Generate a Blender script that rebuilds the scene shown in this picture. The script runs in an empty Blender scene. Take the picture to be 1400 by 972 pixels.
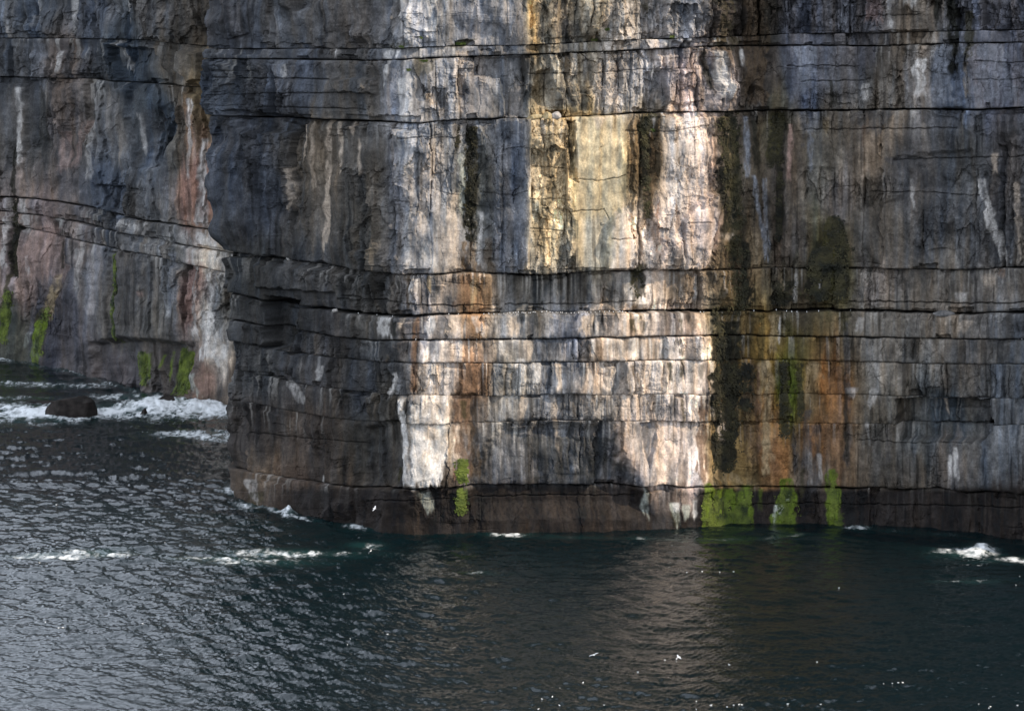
import bpy, math, random
import numpy as np

# ------------------------------------------------------------------ camera, world, sun, exposure
H = 90.0                                   # the cliff-top the picture was taken from
F = 3400.0                                 # focal length in photo pixels (1400 px wide)
PITCH = math.radians(7.97)
SUN_AZ = 62.0                              # degrees to the right of the wall's normal
SUN_EL = 40.0
scene = bpy.context.scene
COL = scene.collection
cam_data = bpy.data.cameras.new('camera'); cam = bpy.data.objects.new('camera', cam_data); COL.objects.link(cam)
cam.location = (0, 0, H); cam.rotation_euler = (math.radians(90) - PITCH, 0, 0)
cam_data.sensor_width = 36.0; cam_data.lens = 36.0 * F / 1400.0
cam_data.clip_start = 1.0; cam_data.clip_end = 60000.0
scene.camera = cam
world = bpy.data.worlds.new('World'); scene.world = world; world.use_nodes = True
wn = world.node_tree.nodes; wl_ = world.node_tree.links
bg = wn['Background']; sky = wn.new('ShaderNodeTexSky'); sky.sky_type = 'NISHITA'; sky.sun_disc = False
sky.sun_elevation = math.radians(SUN_EL); sky.sun_rotation = math.radians(180 - SUN_AZ)
sky.air_density = 1.0; sky.dust_density = 3.0; sky.ozone_density = 1.0
_tc = wn.new('ShaderNodeTexCoord'); _cn = wn.new('ShaderNodeTexNoise'); _cn.inputs['Scale'].default_value = 2.2; _cn.inputs['Detail'].default_value = 6
wl_.new(_tc.outputs['Generated'], _cn.inputs['Vector'])
_cr = wn.new('ShaderNodeMapRange'); _cr.inputs[1].default_value = 0.38; _cr.inputs[2].default_value = 0.58; _cr.inputs[3].default_value = 0.45; _cr.inputs[4].default_value = 0.95
wl_.new(_cn.outputs[0], _cr.inputs[0])
_cm = wn.new('ShaderNodeMix'); _cm.data_type = 'RGBA'; _cm.inputs[7].default_value = (12.4, 13.6, 15.8, 1)      # bright cloud cover
wl_.new(_cr.outputs[0], _cm.inputs[0]); wl_.new(sky.outputs[0], _cm.inputs[6]); wl_.new(_cm.outputs[2], bg.inputs[0])
bg.inputs[1].default_value = 0.15
sun_d = bpy.data.lights.new('sun', 'SUN'); sun_d.energy = 4.5; sun_d.angle = math.radians(0.6); sun_d.color = (1.0, 0.84, 0.64)
sun = bpy.data.objects.new('sun', sun_d); COL.objects.link(sun)
from mathutils import Vector
_a, _e = math.radians(SUN_AZ), math.radians(SUN_EL)
to_sun = Vector((math.sin(_a) * math.cos(_e), -math.cos(_a) * math.cos(_e), math.sin(_e)))
sun.rotation_euler = to_sun.to_track_quat('Z', 'Y').to_euler(); sun.location = (150, 200, 300)
vs = scene.view_settings; vs.view_transform = 'Standard'; vs.look = 'None'; vs.exposure = 0.0; vs.gamma = 1.0
vs.use_curve_mapping = False

# ------------------------------------------------------------------ helpers: pixels, noise
CP_, SP_ = math.cos(PITCH), math.sin(PITCH)
def project(X, Y, Z):
    h = Z - H; yc = Y * SP_ + h * CP_; zc = Y * CP_ - h * SP_
    return 700 + F * X / zc, 486 - F * yc / zc
def z_at(Y, py):
    k = (486 - py) / F
    return H + (k * Y * CP_ - Y * SP_) / (CP_ + k * SP_)
def ground(px, py, z=0.0):
    k = (486 - py) / F; h = z - H
    Y = -h * (CP_ + k * SP_) / (SP_ - k * CP_)
    zc = Y * CP_ - h * SP_
    return (px - 700) / F * zc, Y
RS = np.random.RandomState(7)
_TAB = RS.rand(512, 512).astype(np.float32)
def vn(x, y, seed=0):
    x = np.asarray(x, np.float32) + seed * 37.17; y = np.asarray(y, np.float32) + seed * 91.73
    xi = np.floor(x); yi = np.floor(y); fx = x - xi; fy = y - yi
    fx = fx * fx * (3 - 2 * fx); fy = fy * fy * (3 - 2 * fy)
    a = xi.astype(np.int64) & 511; b = yi.astype(np.int64) & 511; a1 = (a + 1) & 511; b1 = (b + 1) & 511
    return (_TAB[a, b] * (1 - fx) + _TAB[a1, b] * fx) * (1 - fy) + (_TAB[a, b1] * (1 - fx) + _TAB[a1, b1] * fx) * fy
def fbm(x, y, seed=0, octv=4, gain=0.5):
    s = 0; a = 1.0; t = 0
    for o in range(octv):
        s = s + a * vn(x * 2 ** o, y * 2 ** o, seed + o * 3); t += a; a *= gain
    return s / t
def facets(x, y, seed):
    """jittered cells: per-point cell random numbers (3) and offset from the cell centre"""
    xi = np.floor(x).astype(np.int64); yi = np.floor(y).astype(np.int64)
    best = np.full(x.shape, 1e9, np.float32); bx = np.zeros(x.shape, np.float32); by = bx.copy(); bi = np.zeros(x.shape, np.int64); sec = best.copy()
    for dx in (-1, 0, 1):
        for dy in (-1, 0, 1):
            cx, cy = xi + dx, yi + dy; h1 = _TAB[(cx + seed * 17) & 511, (cy + seed * 29) & 511]; h2 = _TAB[(cx * 3 + seed * 11 + 77) & 511, (cy * 5 + seed * 7 + 133) & 511]
            ox = x - (cx + h1); oy = y - (cy + h2); d = np.abs(ox) + np.abs(oy) * 0.9
            m = d < best; sec = np.where(m, best, np.minimum(sec, d)); best = np.where(m, d, best); bx = np.where(m, ox, bx); by = np.where(m, oy, by); bi = np.where(m, cx * 131 + cy * 57, bi)
    r1 = _TAB[(bi + seed) & 511, (bi * 7 + 3) & 511]; r2 = _TAB[(bi * 5 + 9) & 511, (bi * 3 + seed) & 511]; r3 = _TAB[(bi * 11 + 1) & 511, (bi * 13 + 5) & 511]
    return r1 - 0.5, r2 - 0.5, r3 - 0.5, bx, by, sec - best
def sstep(a, b, x):
    t = np.clip((x - a) / (b - a), 0, 1); return t * t * (3 - 2 * t)
def lin(c):
    c = np.asarray(c, np.float32) / 255.0
    return np.where(c < 0.04045, c / 12.92, ((c + 0.055) / 1.055) ** 2.4)
def poly_mask(px, py, poly, soft=2.0):
    """1 inside a pixel polygon, 0 outside, softened by an approximate distance"""
    x0 = min(p[0] for p in poly) - soft; x1 = max(p[0] for p in poly) + soft
    y0 = min(p[1] for p in poly) - soft; y1 = max(p[1] for p in poly) + soft
    if px.max() < x0 or px.min() > x1 or py.max() < y0 or py.min() > y1: return None
    out = np.zeros(px.shape, np.float32)
    sel = (px > x0) & (px < x1) & (py > y0) & (py < y1)
    if not sel.any(): return None
    x = px[sel]; y = py[sel]; ins = np.zeros(x.shape, bool); dist = np.full(x.shape, 1e9, np.float32)
    n = len(poly)
    for i in range(n):
        ax, ay = poly[i]; bx, by = poly[(i + 1) % n]
        if ay != by:
            c = ((ay > y) != (by > y)) & (x < (bx - ax) * (y - ay) / (by - ay) + ax); ins ^= c
        dx, dy = bx - ax, by - ay; t = np.clip(((x - ax) * dx + (y - ay) * dy) / (dx * dx + dy * dy), 0, 1)
        dist = np.minimum(dist, np.hypot(x - ax - t * dx, y - ay - t * dy))
    sd = np.where(ins, dist, -dist)
    out[sel] = sstep(-soft, soft, sd)
    return out
def mesh_grid(name, P, col=None, mat=None, parent=None, smooth=True, flip=False):
    """P: (rows, cols, 3) -> one mesh object"""
    nv, nu = P.shape[:2]
    me = bpy.data.meshes.new(name)
    me.vertices.add(nv * nu); me.vertices.foreach_set('co', P.reshape(-1).astype(np.float32))
    i = (np.arange(nv - 1)[:, None] * nu + np.arange(nu - 1)[None, :]).reshape(-1)
    q = np.stack([i, i + 1, i + 1 + nu, i + nu], 1)
    if flip: q = q[:, ::-1]
    nq = len(q)
    me.loops.add(nq * 4); me.loops.foreach_set('vertex_index', q.reshape(-1).astype(np.int32))
    me.polygons.add(nq); me.polygons.foreach_set('loop_start', np.arange(0, nq * 4, 4, dtype=np.int32))
    me.polygons.foreach_set('use_smooth', np.full(nq, smooth))
    if col is not None:
        at = me.color_attributes.new('Col', 'FLOAT_COLOR', 'POINT'); at.data.foreach_set('color', col.reshape(-1).astype(np.float32))
    me.update(calc_edges=True)
    if mat: me.materials.append(mat)
    o = bpy.data.objects.new(name, me); COL.objects.link(o)
    if parent: o.parent = parent
    return o
def mesh_raw(name, V, FC, mats, parent=None, idx=None, smooth=False, col=None):
    me = bpy.data.meshes.new(name); me.from_pydata([tuple(map(float, v)) for v in V], [], [tuple(map(int, f)) for f in FC])
    for m in (mats if isinstance(mats, (list, tuple)) else [mats]): me.materials.append(m)
    if idx is not None: me.polygons.foreach_set('material_index', np.asarray(idx, np.int32))
    if col is not None:
        at = me.color_attributes.new('Col', 'FLOAT_COLOR', 'POINT'); at.data.foreach_set('color', np.asarray(col, np.float32).reshape(-1))
    if smooth: me.polygons.foreach_set('use_smooth', np.full(len(me.polygons), True))
    me.update()
    o = bpy.data.objects.new(name, me); COL.objects.link(o)
    if parent: o.parent = parent
    return o
def tag(o, label, cat, group=None):
    o['label'] = label; o['category'] = cat
    if group: o['group'] = group
    return o

# ------------------------------------------------------------------ materials
def new_mat(name):
    m = bpy.data.materials.new(name); m.use_nodes = True
    nt = m.node_tree; return m, nt, nt.nodes, nt.links, nt.nodes['Principled BSDF']
def mat_rock():
    m, nt, N, L, B = new_mat('layered_rock')
    at = N.new('ShaderNodeAttribute'); at.attribute_name = 'Col'
    tc = N.new('ShaderNodeTexCoord')
    mp = N.new('ShaderNodeMapping'); mp.inputs['Scale'].default_value = (1, 1, 0.6); L.new(tc.outputs['Object'], mp.inputs[0])
    n1 = N.new('ShaderNodeTexNoise'); n1.inputs['Scale'].default_value = 2.6; n1.inputs['Detail'].default_value = 6; n1.inputs['Roughness'].default_value = 0.65
    L.new(mp.outputs[0], n1.inputs['Vector'])
    n2 = N.new('ShaderNodeTexNoise'); n2.inputs['Scale'].default_value = 3.0; n2.inputs['Detail'].default_value = 5; n2.inputs['Roughness'].default_value = 0.7
    L.new(tc.outputs['Object'], n2.inputs['Vector'])
    r1 = N.new('ShaderNodeMapRange'); r1.inputs[1].default_value = 0.3; r1.inputs[2].default_value = 0.7; r1.inputs[3].default_value = 0.8; r1.inputs[4].default_value = 1.2
    L.new(n1.outputs[0], r1.inputs[0])
    r2 = N.new('ShaderNodeMapRange'); r2.inputs[1].default_value = 0.3; r2.inputs[2].default_value = 0.7; r2.inputs[3].default_value = 0.72; r2.inputs[4].default_value = 1.28
    L.new(n2.outputs[0], r2.inputs[0])
    mu = N.new('ShaderNodeMath'); mu.operation = 'MULTIPLY'; L.new(r1.outputs[0], mu.inputs[0]); L.new(r2.outputs[0], mu.inputs[1])
    vm = N.new('ShaderNodeVectorMath'); vm.operation = 'SCALE'; L.new(at.outputs['Color'], vm.inputs[0]); L.new(mu.outputs[0], vm.inputs['Scale'])
    L.new(vm.outputs[0], B.inputs['Base Color'])
    rr = N.new('ShaderNodeMapRange'); rr.inputs[3].default_value = 0.92; rr.inputs[4].default_value = 0.7; L.new(at.outputs['Alpha'], rr.inputs[0])
    L.new(rr.outputs[0], B.inputs['Roughness']); B.inputs['Specular IOR Level'].default_value = 0.12
    ad = N.new('ShaderNodeMath'); ad.operation = 'ADD'; L.new(n1.outputs[0], ad.inputs[0]); L.new(n2.outputs[0], ad.inputs[1])
    bp = N.new('ShaderNodeBump'); bp.inputs['Strength'].default_value = 0.45; bp.inputs['Distance'].default_value = 0.18
    L.new(ad.outputs[0], bp.inputs['Height']); L.new(bp.outputs[0], B.inputs['Normal'])
    return m
ROCK = mat_rock()
def mat_noise(name, c1, c2, scale, rough=0.85, bump=0.3, dist=0.1, spec=0.3):
    m, nt, N, L, B = new_mat(name)
    tc = N.new('ShaderNodeTexCoord'); n = N.new('ShaderNodeTexNoise'); n.inputs['Scale'].default_value = scale; n.inputs['Detail'].default_value = 6
    L.new(tc.outputs['Object'], n.inputs['Vector'])
    cr = N.new('ShaderNodeValToRGB'); cr.color_ramp.elements[0].position = 0.35; cr.color_ramp.elements[1].position = 0.65
    cr.color_ramp.elements[0].color = (*c1, 1); cr.color_ramp.elements[1].color = (*c2, 1)
    L.new(n.outputs[0], cr.inputs[0]); L.new(cr.outputs[0], B.inputs['Base Color']); B.inputs['Roughness'].default_value = rough
    B.inputs['Specular IOR Level'].default_value = spec
    bp = N.new('ShaderNodeBump'); bp.inputs['Strength'].default_value = bump; bp.inputs['Distance'].default_value = dist
    L.new(n.outputs[0], bp.inputs['Height']); L.new(bp.outputs[0], B.inputs['Normal'])
    return m
def mat_leaf(name, c1, c2, scale=0.9):
    m = mat_noise(name, c1, c2, scale, 0.8, 0.0); return m
SHALE = mat_noise('dark_shale', (0.035, 0.034, 0.034), (0.075, 0.07, 0.066), 0.8, 0.9, 0.6, 0.4)
TURF = mat_noise('turf', (0.035, 0.055, 0.015), (0.08, 0.09, 0.03), 0.15)
SEAROCK = mat_noise('sea_rock', (0.012, 0.0105, 0.0095), (0.038, 0.032, 0.028), 0.5, 0.9, 0.9, 0.5, 0.1)
PALEROCK = mat_noise('pale_boulder', (0.2, 0.19, 0.18), (0.42, 0.39, 0.35), 1.6, 0.9, 0.6, 0.2)
GREYROCK = mat_noise('grey_slab', (0.07, 0.07, 0.07), (0.17, 0.16, 0.15), 1.4, 0.9, 0.8, 0.3)
BUFFROCK = mat_noise('buff_slab', (0.26, 0.19, 0.09), (0.42, 0.34, 0.2), 1.6, 0.9, 0.6, 0.2)
MOSS_DARK = mat_leaf('dark_moss', (0.006, 0.006, 0.003), (0.03, 0.026, 0.01), 0.4)
MOSS_OLIVE = mat_leaf('olive_moss', (0.007, 0.008, 0.004), (0.042, 0.036, 0.013), 0.4)
ALGAE = mat_leaf('green_algae', (0.014, 0.024, 0.005), (0.115, 0.148, 0.02), 0.4)
GRASSM = mat_leaf('ledge_grass', (0.05, 0.08, 0.015), (0.12, 0.15, 0.04), 2.0)
WHITE = mat_noise('white_feathers', (0.72, 0.71, 0.69), (0.82, 0.81, 0.79), 6.0, 0.8, 0)
DARKF = mat_noise('dark_feathers', (0.015, 0.013, 0.012), (0.035, 0.03, 0.028), 6.0, 0.7, 0)
GREYF = mat_noise('grey_feathers', (0.4, 0.42, 0.45), (0.5, 0.52, 0.55), 6.0, 0.8, 0)
BEAK = mat_noise('yellow_beak', (0.5, 0.3, 0.03), (0.6, 0.38, 0.05), 9.0, 0.5, 0)

# ------------------------------------------------------------------ sea
LINE_W = [(312, 668), (350, 688), (420, 711), (470, 719), (560, 726), (700, 732), (850, 736), (960, 738), (1040, 736), (1100, 730), (1170, 724), (1230, 726), (1300, 731), (1350, 738), (1400, 744), (1420, 747)]
LINE_WL = [(-20, 487), (0, 490), (40, 496), (100, 507), (180, 533), (230, 545), (318, 556)]
def line(pts, px): return np.interp(px, [p[0] for p in pts], [p[1] for p in pts])
FOAM = [  # centre px, py, radii, amount
    (40, 566, 85, 14, 1.25), (150, 563, 90, 10, 1.15), (215, 556, 45, 15, 1.5), (285, 560, 60, 12, 1.4), (265, 595, 60, 6, 0.85), (300, 600, 40, 5, 0.7),
    (20, 545, 60, 4, 0.6), (90, 526, 70, 5, 0.55), (170, 543, 50, 5, 0.8), (15, 524, 30, 4, 0.6),
    (70, 762, 55, 3, 0.7), (130, 757, 60, 6, 0.62), (300, 764, 60, 3, 0.7), (400, 757, 95, 5, .74), (350, 768, 80, 6, 0.62), (500, 745, 25, 4, 0.6),
    (1318, 754, 42, 7, 1.15), (1336, 750, 18, 7, 1.1), (1385, 766, 50, 5, 0.5), (1320, 795, 45, 4, 0.4),
    (395, 701, 11, 9, 1.0), (345, 690, 25, 6, 0.5), (505, 748, 20, 4, 0.5), (655, 783, 20, 3, 0.3), (315, 668, 12, 7, 0.7), (330, 640, 25, 4, 0.4), (700, 731, 30, 4, 0.9), (1170, 723, 20, 4, 0.8)]
def water_height(X, Y, amp):
    r = np.random.RandomState(11); z = np.zeros(X.shape, np.float32)
    for k in range(64):
        lam = 0.75 * 18 ** (r.rand() ** 2.0)
        th = r.normal(math.radians(250), 0.65)
        a = 0.0088 * lam ** 0.7 * (0.6 + 0.8 * r.rand())
        ph = r.rand() * 6.28; kx, ky = math.cos(th) * 6.2832 / lam, math.sin(th) * 6.2832 / lam
        s = np.sin(kx * X + ky * Y + ph)
        z += a * (s + 0.35 * s * s * np.sign(s))
    return z * amp
def build_water():
    px = np.concatenate([[-60000, -12000, -4000, -1500, -700, -420], np.linspace(-340, -35, 90), np.linspace(-30, 1430, 800), np.linspace(1436, 1740, 90), [1820, 2100, 3000, 6000, 14000, 60000]])
    d = [40, 120, 200, 245]
    x = 285.0
    while x < 470: d.append(x); x *= 1.00105
    while x < 680: d.append(x); x *= 1.0022
    d += [720, 800, 1000, 1500, 2500, 5000, 12000, 40000]
    D = np.array(d); TX = (px - 700) / F / CP_
    Y, T = np.meshgrid(D, TX, indexing='ij'); X = T * Y * 1.02
    PX, PY = project(X, Y, np.zeros_like(X))
    inside = ((PX > -330) & (PX < 1730) & (Y > 270) & (Y < 700)).astype(np.float32)
    rough = 1.0 - 0.22 * sstep(420, 1000, PX) + 0.15 * sstep(640, 560, PY)
    swell = 0.7 * fbm(X / 26, Y / 14, 60, 2) - 0.35
    rough = rough * (0.35 + 1.3 * fbm(X / 30, Y / 45, 63, 3))
    Z = (water_height(X, Y, rough) + swell * 0.9) * inside
    foam = np.zeros(X.shape, np.float32)
    wsel = (PX > -60) & (PX < 1460) & (PY < 1000)
    n = fbm(X / 3.2, Y / 7.0, 70, 5, 0.7); n2 = fbm(X / 7, Y / 9, 75, 3)
    for (cx, cy, rx, ry, am) in FOAM:
        e = ((PX - cx) / rx) ** 2 + ((PY - cy - 4 * (n2 - 0.5)) / ry) ** 2
        foam = np.maximum(foam, am * np.exp(-e * 1.1))
    wlm = line(LINE_W, PX); wll = line(LINE_WL, PX)
    edge = np.where(PX > 310, np.exp(-((PY - wlm - 1.0) / 3.0) ** 2), np.exp(-((PY - wll - 1) / 3.0) ** 2)) * (0.05 + 0.65 * vn(PX / 30, PY * 0, 5)) * (1 - 0.45 * sstep(480, 560, PX)) * (1 - 0.3 * sstep(720, 780, PX))
    foam = np.maximum(foam, edge) * wsel
    core = np.clip(foam, 0, 1.5)
    f = sstep(0.58, 0.84, n + 0.32 * core) * sstep(0.1, 0.5, core)
    rdg = 1 - np.abs(2 * fbm(X / 4.5 + 1.5 * n2, Y / 9.0, 78, 3, 0.5) - 1)
    f = np.maximum(f, 0.85 * sstep(0.88, 0.98, rdg) * sstep(0.18, 0.6, core))
    # breaking water stands up
    br = np.zeros(X.shape, np.float32)
    for (cx, cy, rx, ry, hgt) in [(208, 556, 26, 9, 1.6), (280, 553, 40, 7, 1.1), (1338, 751, 14, 5, 1.1), (395, 700, 8, 6, 1.3), (40, 562, 70, 8, 0.4)]:
        br += hgt * np.exp(-((PX - cx) / rx) ** 2 - ((PY - cy) / ry) ** 2)
    Z = Z + br * (0.2 + 1.2 * n) + 0.15 * f * (n - 0.3)
    P = np.stack([X, Y, Z], -1)
    col = np.stack([f, core, core * 0, np.ones_like(f)], -1)
    m, nt, N, L, B = new_mat('sea_water')
    at = N.new('ShaderNodeAttribute'); at.attribute_name = 'Col'
    sp = N.new('ShaderNodeSeparateColor'); L.new(at.outputs['Color'], sp.inputs[0])
    tc = N.new('ShaderNodeTexCoord')
    def noise(scale, stretch, det=4, rough=0.6):
        mp = N.new('ShaderNodeMapping'); mp.inputs['Scale'].default_value = stretch; L.new(tc.outputs['Object'], mp.inputs[0])
        t = N.new('ShaderNodeTexNoise'); t.inputs['Scale'].default_value = scale; t.inputs['Detail'].default_value = det; t.inputs['Roughness'].default_value = rough
        L.new(mp.outputs[0], t.inputs['Vector']); return t
    t1 = noise(2.0, (1, 0.6, 1), 5, 0.65); t2 = noise(5.0, (1, 1.0, 1), 3)
    fn = noise(0.9, (1, 0.5, 1), 7, 0.6)
    fm = N.new('ShaderNodeMapRange'); fm.inputs[1].default_value = 0.38; fm.inputs[2].default_value = 0.6; fm.inputs[3].default_value = 0.03; L.new(fn.outputs[0], fm.inputs[0])
    cb = N.new('ShaderNodeMapRange'); cb.inputs[1].default_value = 0.7; cb.inputs[2].default_value = 1.3; cb.inputs[4].default_value = 0.75; L.new(sp.outputs[1], cb.inputs[0])
    fa = N.new('ShaderNodeMath'); fa.operation = 'ADD'; fa.use_clamp = True; L.new(fm.outputs[0], fa.inputs[0]); L.new(cb.outputs[0], fa.inputs[1])
    mu = N.new('ShaderNodeMath'); mu.operation = 'MULTIPLY'; L.new(fa.outputs[0], mu.inputs[0]); L.new(sp.outputs[0], mu.inputs[1]); mu.use_clamp = True
    deep = N.new('ShaderNodeMix'); deep.data_type = 'RGBA'; deep.inputs[6].default_value = (0.0012, 0.0055, 0.0068, 1); deep.inputs[7].default_value = (0.012, 0.04, 0.038, 1)
    L.new(sp.outputs[1], deep.inputs[0])
    mx = N.new('ShaderNodeMix'); mx.data_type = 'RGBA'; L.new(mu.outputs[0], mx.inputs[0]); L.new(deep.outputs[2], mx.inputs[6]); mx.inputs[7].default_value = (0.68, 0.7, 0.7, 1)
    L.new(mx.outputs[2], B.inputs['Base Color'])
    mr = N.new('ShaderNodeMapRange'); mr.inputs[3].default_value = 0.03; mr.inputs[4].default_value = 0.8; L.new(mu.outputs[0], mr.inputs[0]); L.new(mr.outputs[0], B.inputs['Roughness'])
    B.inputs['IOR'].default_value = 1.5
    ad = N.new('ShaderNodeMath'); ad.operation = 'MULTIPLY_ADD'; L.new(t2.outputs[0], ad.inputs[0]); ad.inputs[1].default_value = 0.3; L.new(t1.outputs[0], ad.inputs[2])
    bp = N.new('ShaderNodeBump'); bp.inputs['Strength'].default_value = 1.0; bp.inputs['Distance'].default_value = 0.07; L.new(ad.outputs[0], bp.inputs['Height']); L.new(bp.outputs[0], B.inputs['Normal'])
    o = mesh_grid('sea', P, col, m); o['kind'] = 'structure'
    return X, Y, Z
WX, WY, WZ = build_water()
def sea_z(x, y):
    row = int(np.argmin(np.abs(WY[:, 0] - y))); c = int(np.argmin(np.abs(WX[row] - x))); return float(WZ[row, c])

# ------------------------------------------------------------------ rock colours by place (photo colour -> albedo, shade painted in under the slab)
E_LIT, E_SHADE = np.array([1.38, 1.33, 1.25]), np.array([0.63, 0.68, 0.77])
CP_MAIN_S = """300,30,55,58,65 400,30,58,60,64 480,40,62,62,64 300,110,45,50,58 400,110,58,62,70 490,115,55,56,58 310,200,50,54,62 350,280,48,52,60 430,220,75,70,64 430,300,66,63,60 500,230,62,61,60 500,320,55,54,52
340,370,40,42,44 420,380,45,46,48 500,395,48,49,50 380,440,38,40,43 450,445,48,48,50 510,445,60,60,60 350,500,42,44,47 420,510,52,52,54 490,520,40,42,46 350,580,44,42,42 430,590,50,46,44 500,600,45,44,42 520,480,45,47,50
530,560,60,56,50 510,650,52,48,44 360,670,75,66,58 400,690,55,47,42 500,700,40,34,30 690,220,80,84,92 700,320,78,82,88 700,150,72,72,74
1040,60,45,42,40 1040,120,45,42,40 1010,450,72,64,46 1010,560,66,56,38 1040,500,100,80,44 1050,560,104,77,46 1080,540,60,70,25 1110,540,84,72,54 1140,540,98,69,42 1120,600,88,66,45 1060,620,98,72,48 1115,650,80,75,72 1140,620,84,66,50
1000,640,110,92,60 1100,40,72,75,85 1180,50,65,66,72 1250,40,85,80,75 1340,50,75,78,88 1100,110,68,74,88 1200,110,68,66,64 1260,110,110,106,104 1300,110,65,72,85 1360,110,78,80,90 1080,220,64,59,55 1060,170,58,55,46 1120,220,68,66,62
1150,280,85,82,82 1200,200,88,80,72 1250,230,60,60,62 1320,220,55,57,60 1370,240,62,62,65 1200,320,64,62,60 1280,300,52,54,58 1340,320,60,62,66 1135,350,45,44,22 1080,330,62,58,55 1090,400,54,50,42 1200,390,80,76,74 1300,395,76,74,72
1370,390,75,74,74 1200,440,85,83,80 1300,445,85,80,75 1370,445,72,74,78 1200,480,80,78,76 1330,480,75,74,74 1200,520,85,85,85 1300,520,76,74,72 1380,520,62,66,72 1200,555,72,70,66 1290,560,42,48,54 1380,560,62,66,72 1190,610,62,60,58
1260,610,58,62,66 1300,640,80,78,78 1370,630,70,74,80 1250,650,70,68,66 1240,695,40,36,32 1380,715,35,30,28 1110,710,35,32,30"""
CP_MAIN_L = """540,30,110,108,106 565,30,150,150,158 600,40,140,135,130 640,30,135,125,120 690,40,100,95,92 555,130,155,150,147 600,130,130,130,132 640,120,150,138,130 690,100,95,92,88 560,250,120,118,120 590,240,215,190,165 620,330,210,190,170
560,340,105,102,100 645,260,50,46,32 745,20,205,165,105 790,30,190,160,110 850,30,175,155,130 870,90,165,155,145 840,120,165,150,133 770,110,150,125,85 930,30,140,135,130 940,110,180,160,150 985,100,170,155,145 1005,60,75,65,55
750,200,205,175,125 750,300,185,155,105 820,220,200,170,108 820,310,180,160,113 850,220,195,170,125 860,330,205,180,155 882,220,85,70,50 890,350,205,185,165 920,230,210,185,160 910,320,195,170,150 955,220,195,170,155 962,300,205,175,160
985,250,105,92,74 1000,350,110,92,68 720,395,96,92,85 780,395,105,98,88 860,395,160,148,132 930,395,140,125,108 600,400,130,120,110 640,400,130,98,68 570,450,130,120,112 600,450,180,165,150 700,450,150,145,138 780,450,140,140,145
850,450,205,180,155 930,450,205,180,160 560,520,135,128,120 600,520,190,175,158 640,520,115,88,66 700,520,155,145,130 760,520,110,108,106 820,510,195,170,145 900,520,228,198,168 945,520,212,188,168 600,610,235,215,190 700,560,120,115,106
760,560,100,97,94 690,620,75,74,73 780,620,62,64,66 830,560,140,125,108 860,600,205,175,150 920,600,222,192,172 900,650,205,180,160 950,650,208,183,168 600,700,48,41,35 700,700,42,36,31 800,700,34,30,28 870,710,42,36,32 920,695,120,104,92 990,715,30,28,24"""  # tones just under the slab lowered to carry the overhang's shade
CP_LEFT = """50,20,55,58,64 120,30,60,62,68 220,30,62,60,60 30,90,65,66,70 90,90,82,74,71 160,85,48,54,62 230,85,62,58,54 20,170,68,66,66 50,170,45,46,48 90,170,72,66,65 150,170,72,70,70 200,160,50,56,64 200,220,62,66,74 240,200,72,70,68
268,180,140,115,102 280,150,80,68,50 268,260,112,85,76 20,290,108,98,95 60,330,95,82,79 30,370,102,88,84 100,330,88,80,78 120,380,105,102,104 150,260,52,56,64 200,270,78,76,76 200,310,82,80,80 180,370,72,70,70 240,340,86,85,85
240,400,105,105,107 280,350,150,140,130 295,430,140,132,125 265,400,110,86,80 310,360,105,100,96 312,420,70,70,70 100,440,60,58,62 60,470,50,48,52 160,440,65,62,60 220,450,66,64,62 220,490,55,52,52 150,510,60,56,58 270,520,95,78,70
290,490,130,122,115 305,540,60,55,52 20,480,55,55,50"""
def parse_cp(txt, E):
    a = np.array([[float(v) for v in t.split(',')] for t in txt.split()], np.float32)
    return np.concatenate([a[:, :2], np.clip(lin(a[:, 2:]) / E, 0.012, 0.62)], 1)
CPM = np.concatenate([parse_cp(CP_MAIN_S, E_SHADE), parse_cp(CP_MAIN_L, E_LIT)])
CPL = parse_cp(CP_LEFT, E_SHADE * np.array([1.07, 1.0, 0.95]))
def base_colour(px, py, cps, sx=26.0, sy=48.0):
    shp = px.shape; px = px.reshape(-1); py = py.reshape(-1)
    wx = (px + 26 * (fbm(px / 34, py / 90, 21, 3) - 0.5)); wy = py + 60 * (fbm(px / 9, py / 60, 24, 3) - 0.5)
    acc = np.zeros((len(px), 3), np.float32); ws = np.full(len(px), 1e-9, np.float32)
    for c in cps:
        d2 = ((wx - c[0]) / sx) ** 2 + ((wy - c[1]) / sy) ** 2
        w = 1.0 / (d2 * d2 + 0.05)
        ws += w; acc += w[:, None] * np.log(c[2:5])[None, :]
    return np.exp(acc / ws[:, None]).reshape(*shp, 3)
CLR = dict(W=(.52, .495, .46), CR=(.48, .39, .30), BL=(.013, .013, .009), OL=(.036, .032, .014), RU=(.13, .08, .05), OC=(.28, .21, .12), GR=(.085, .12, .014), DG=(.05, .05, .052), PK=(.34, .22, .18), BG=(.17, .18, .20), GW=(.36, .38, .33), BR=(.085, .058, .034))
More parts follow.
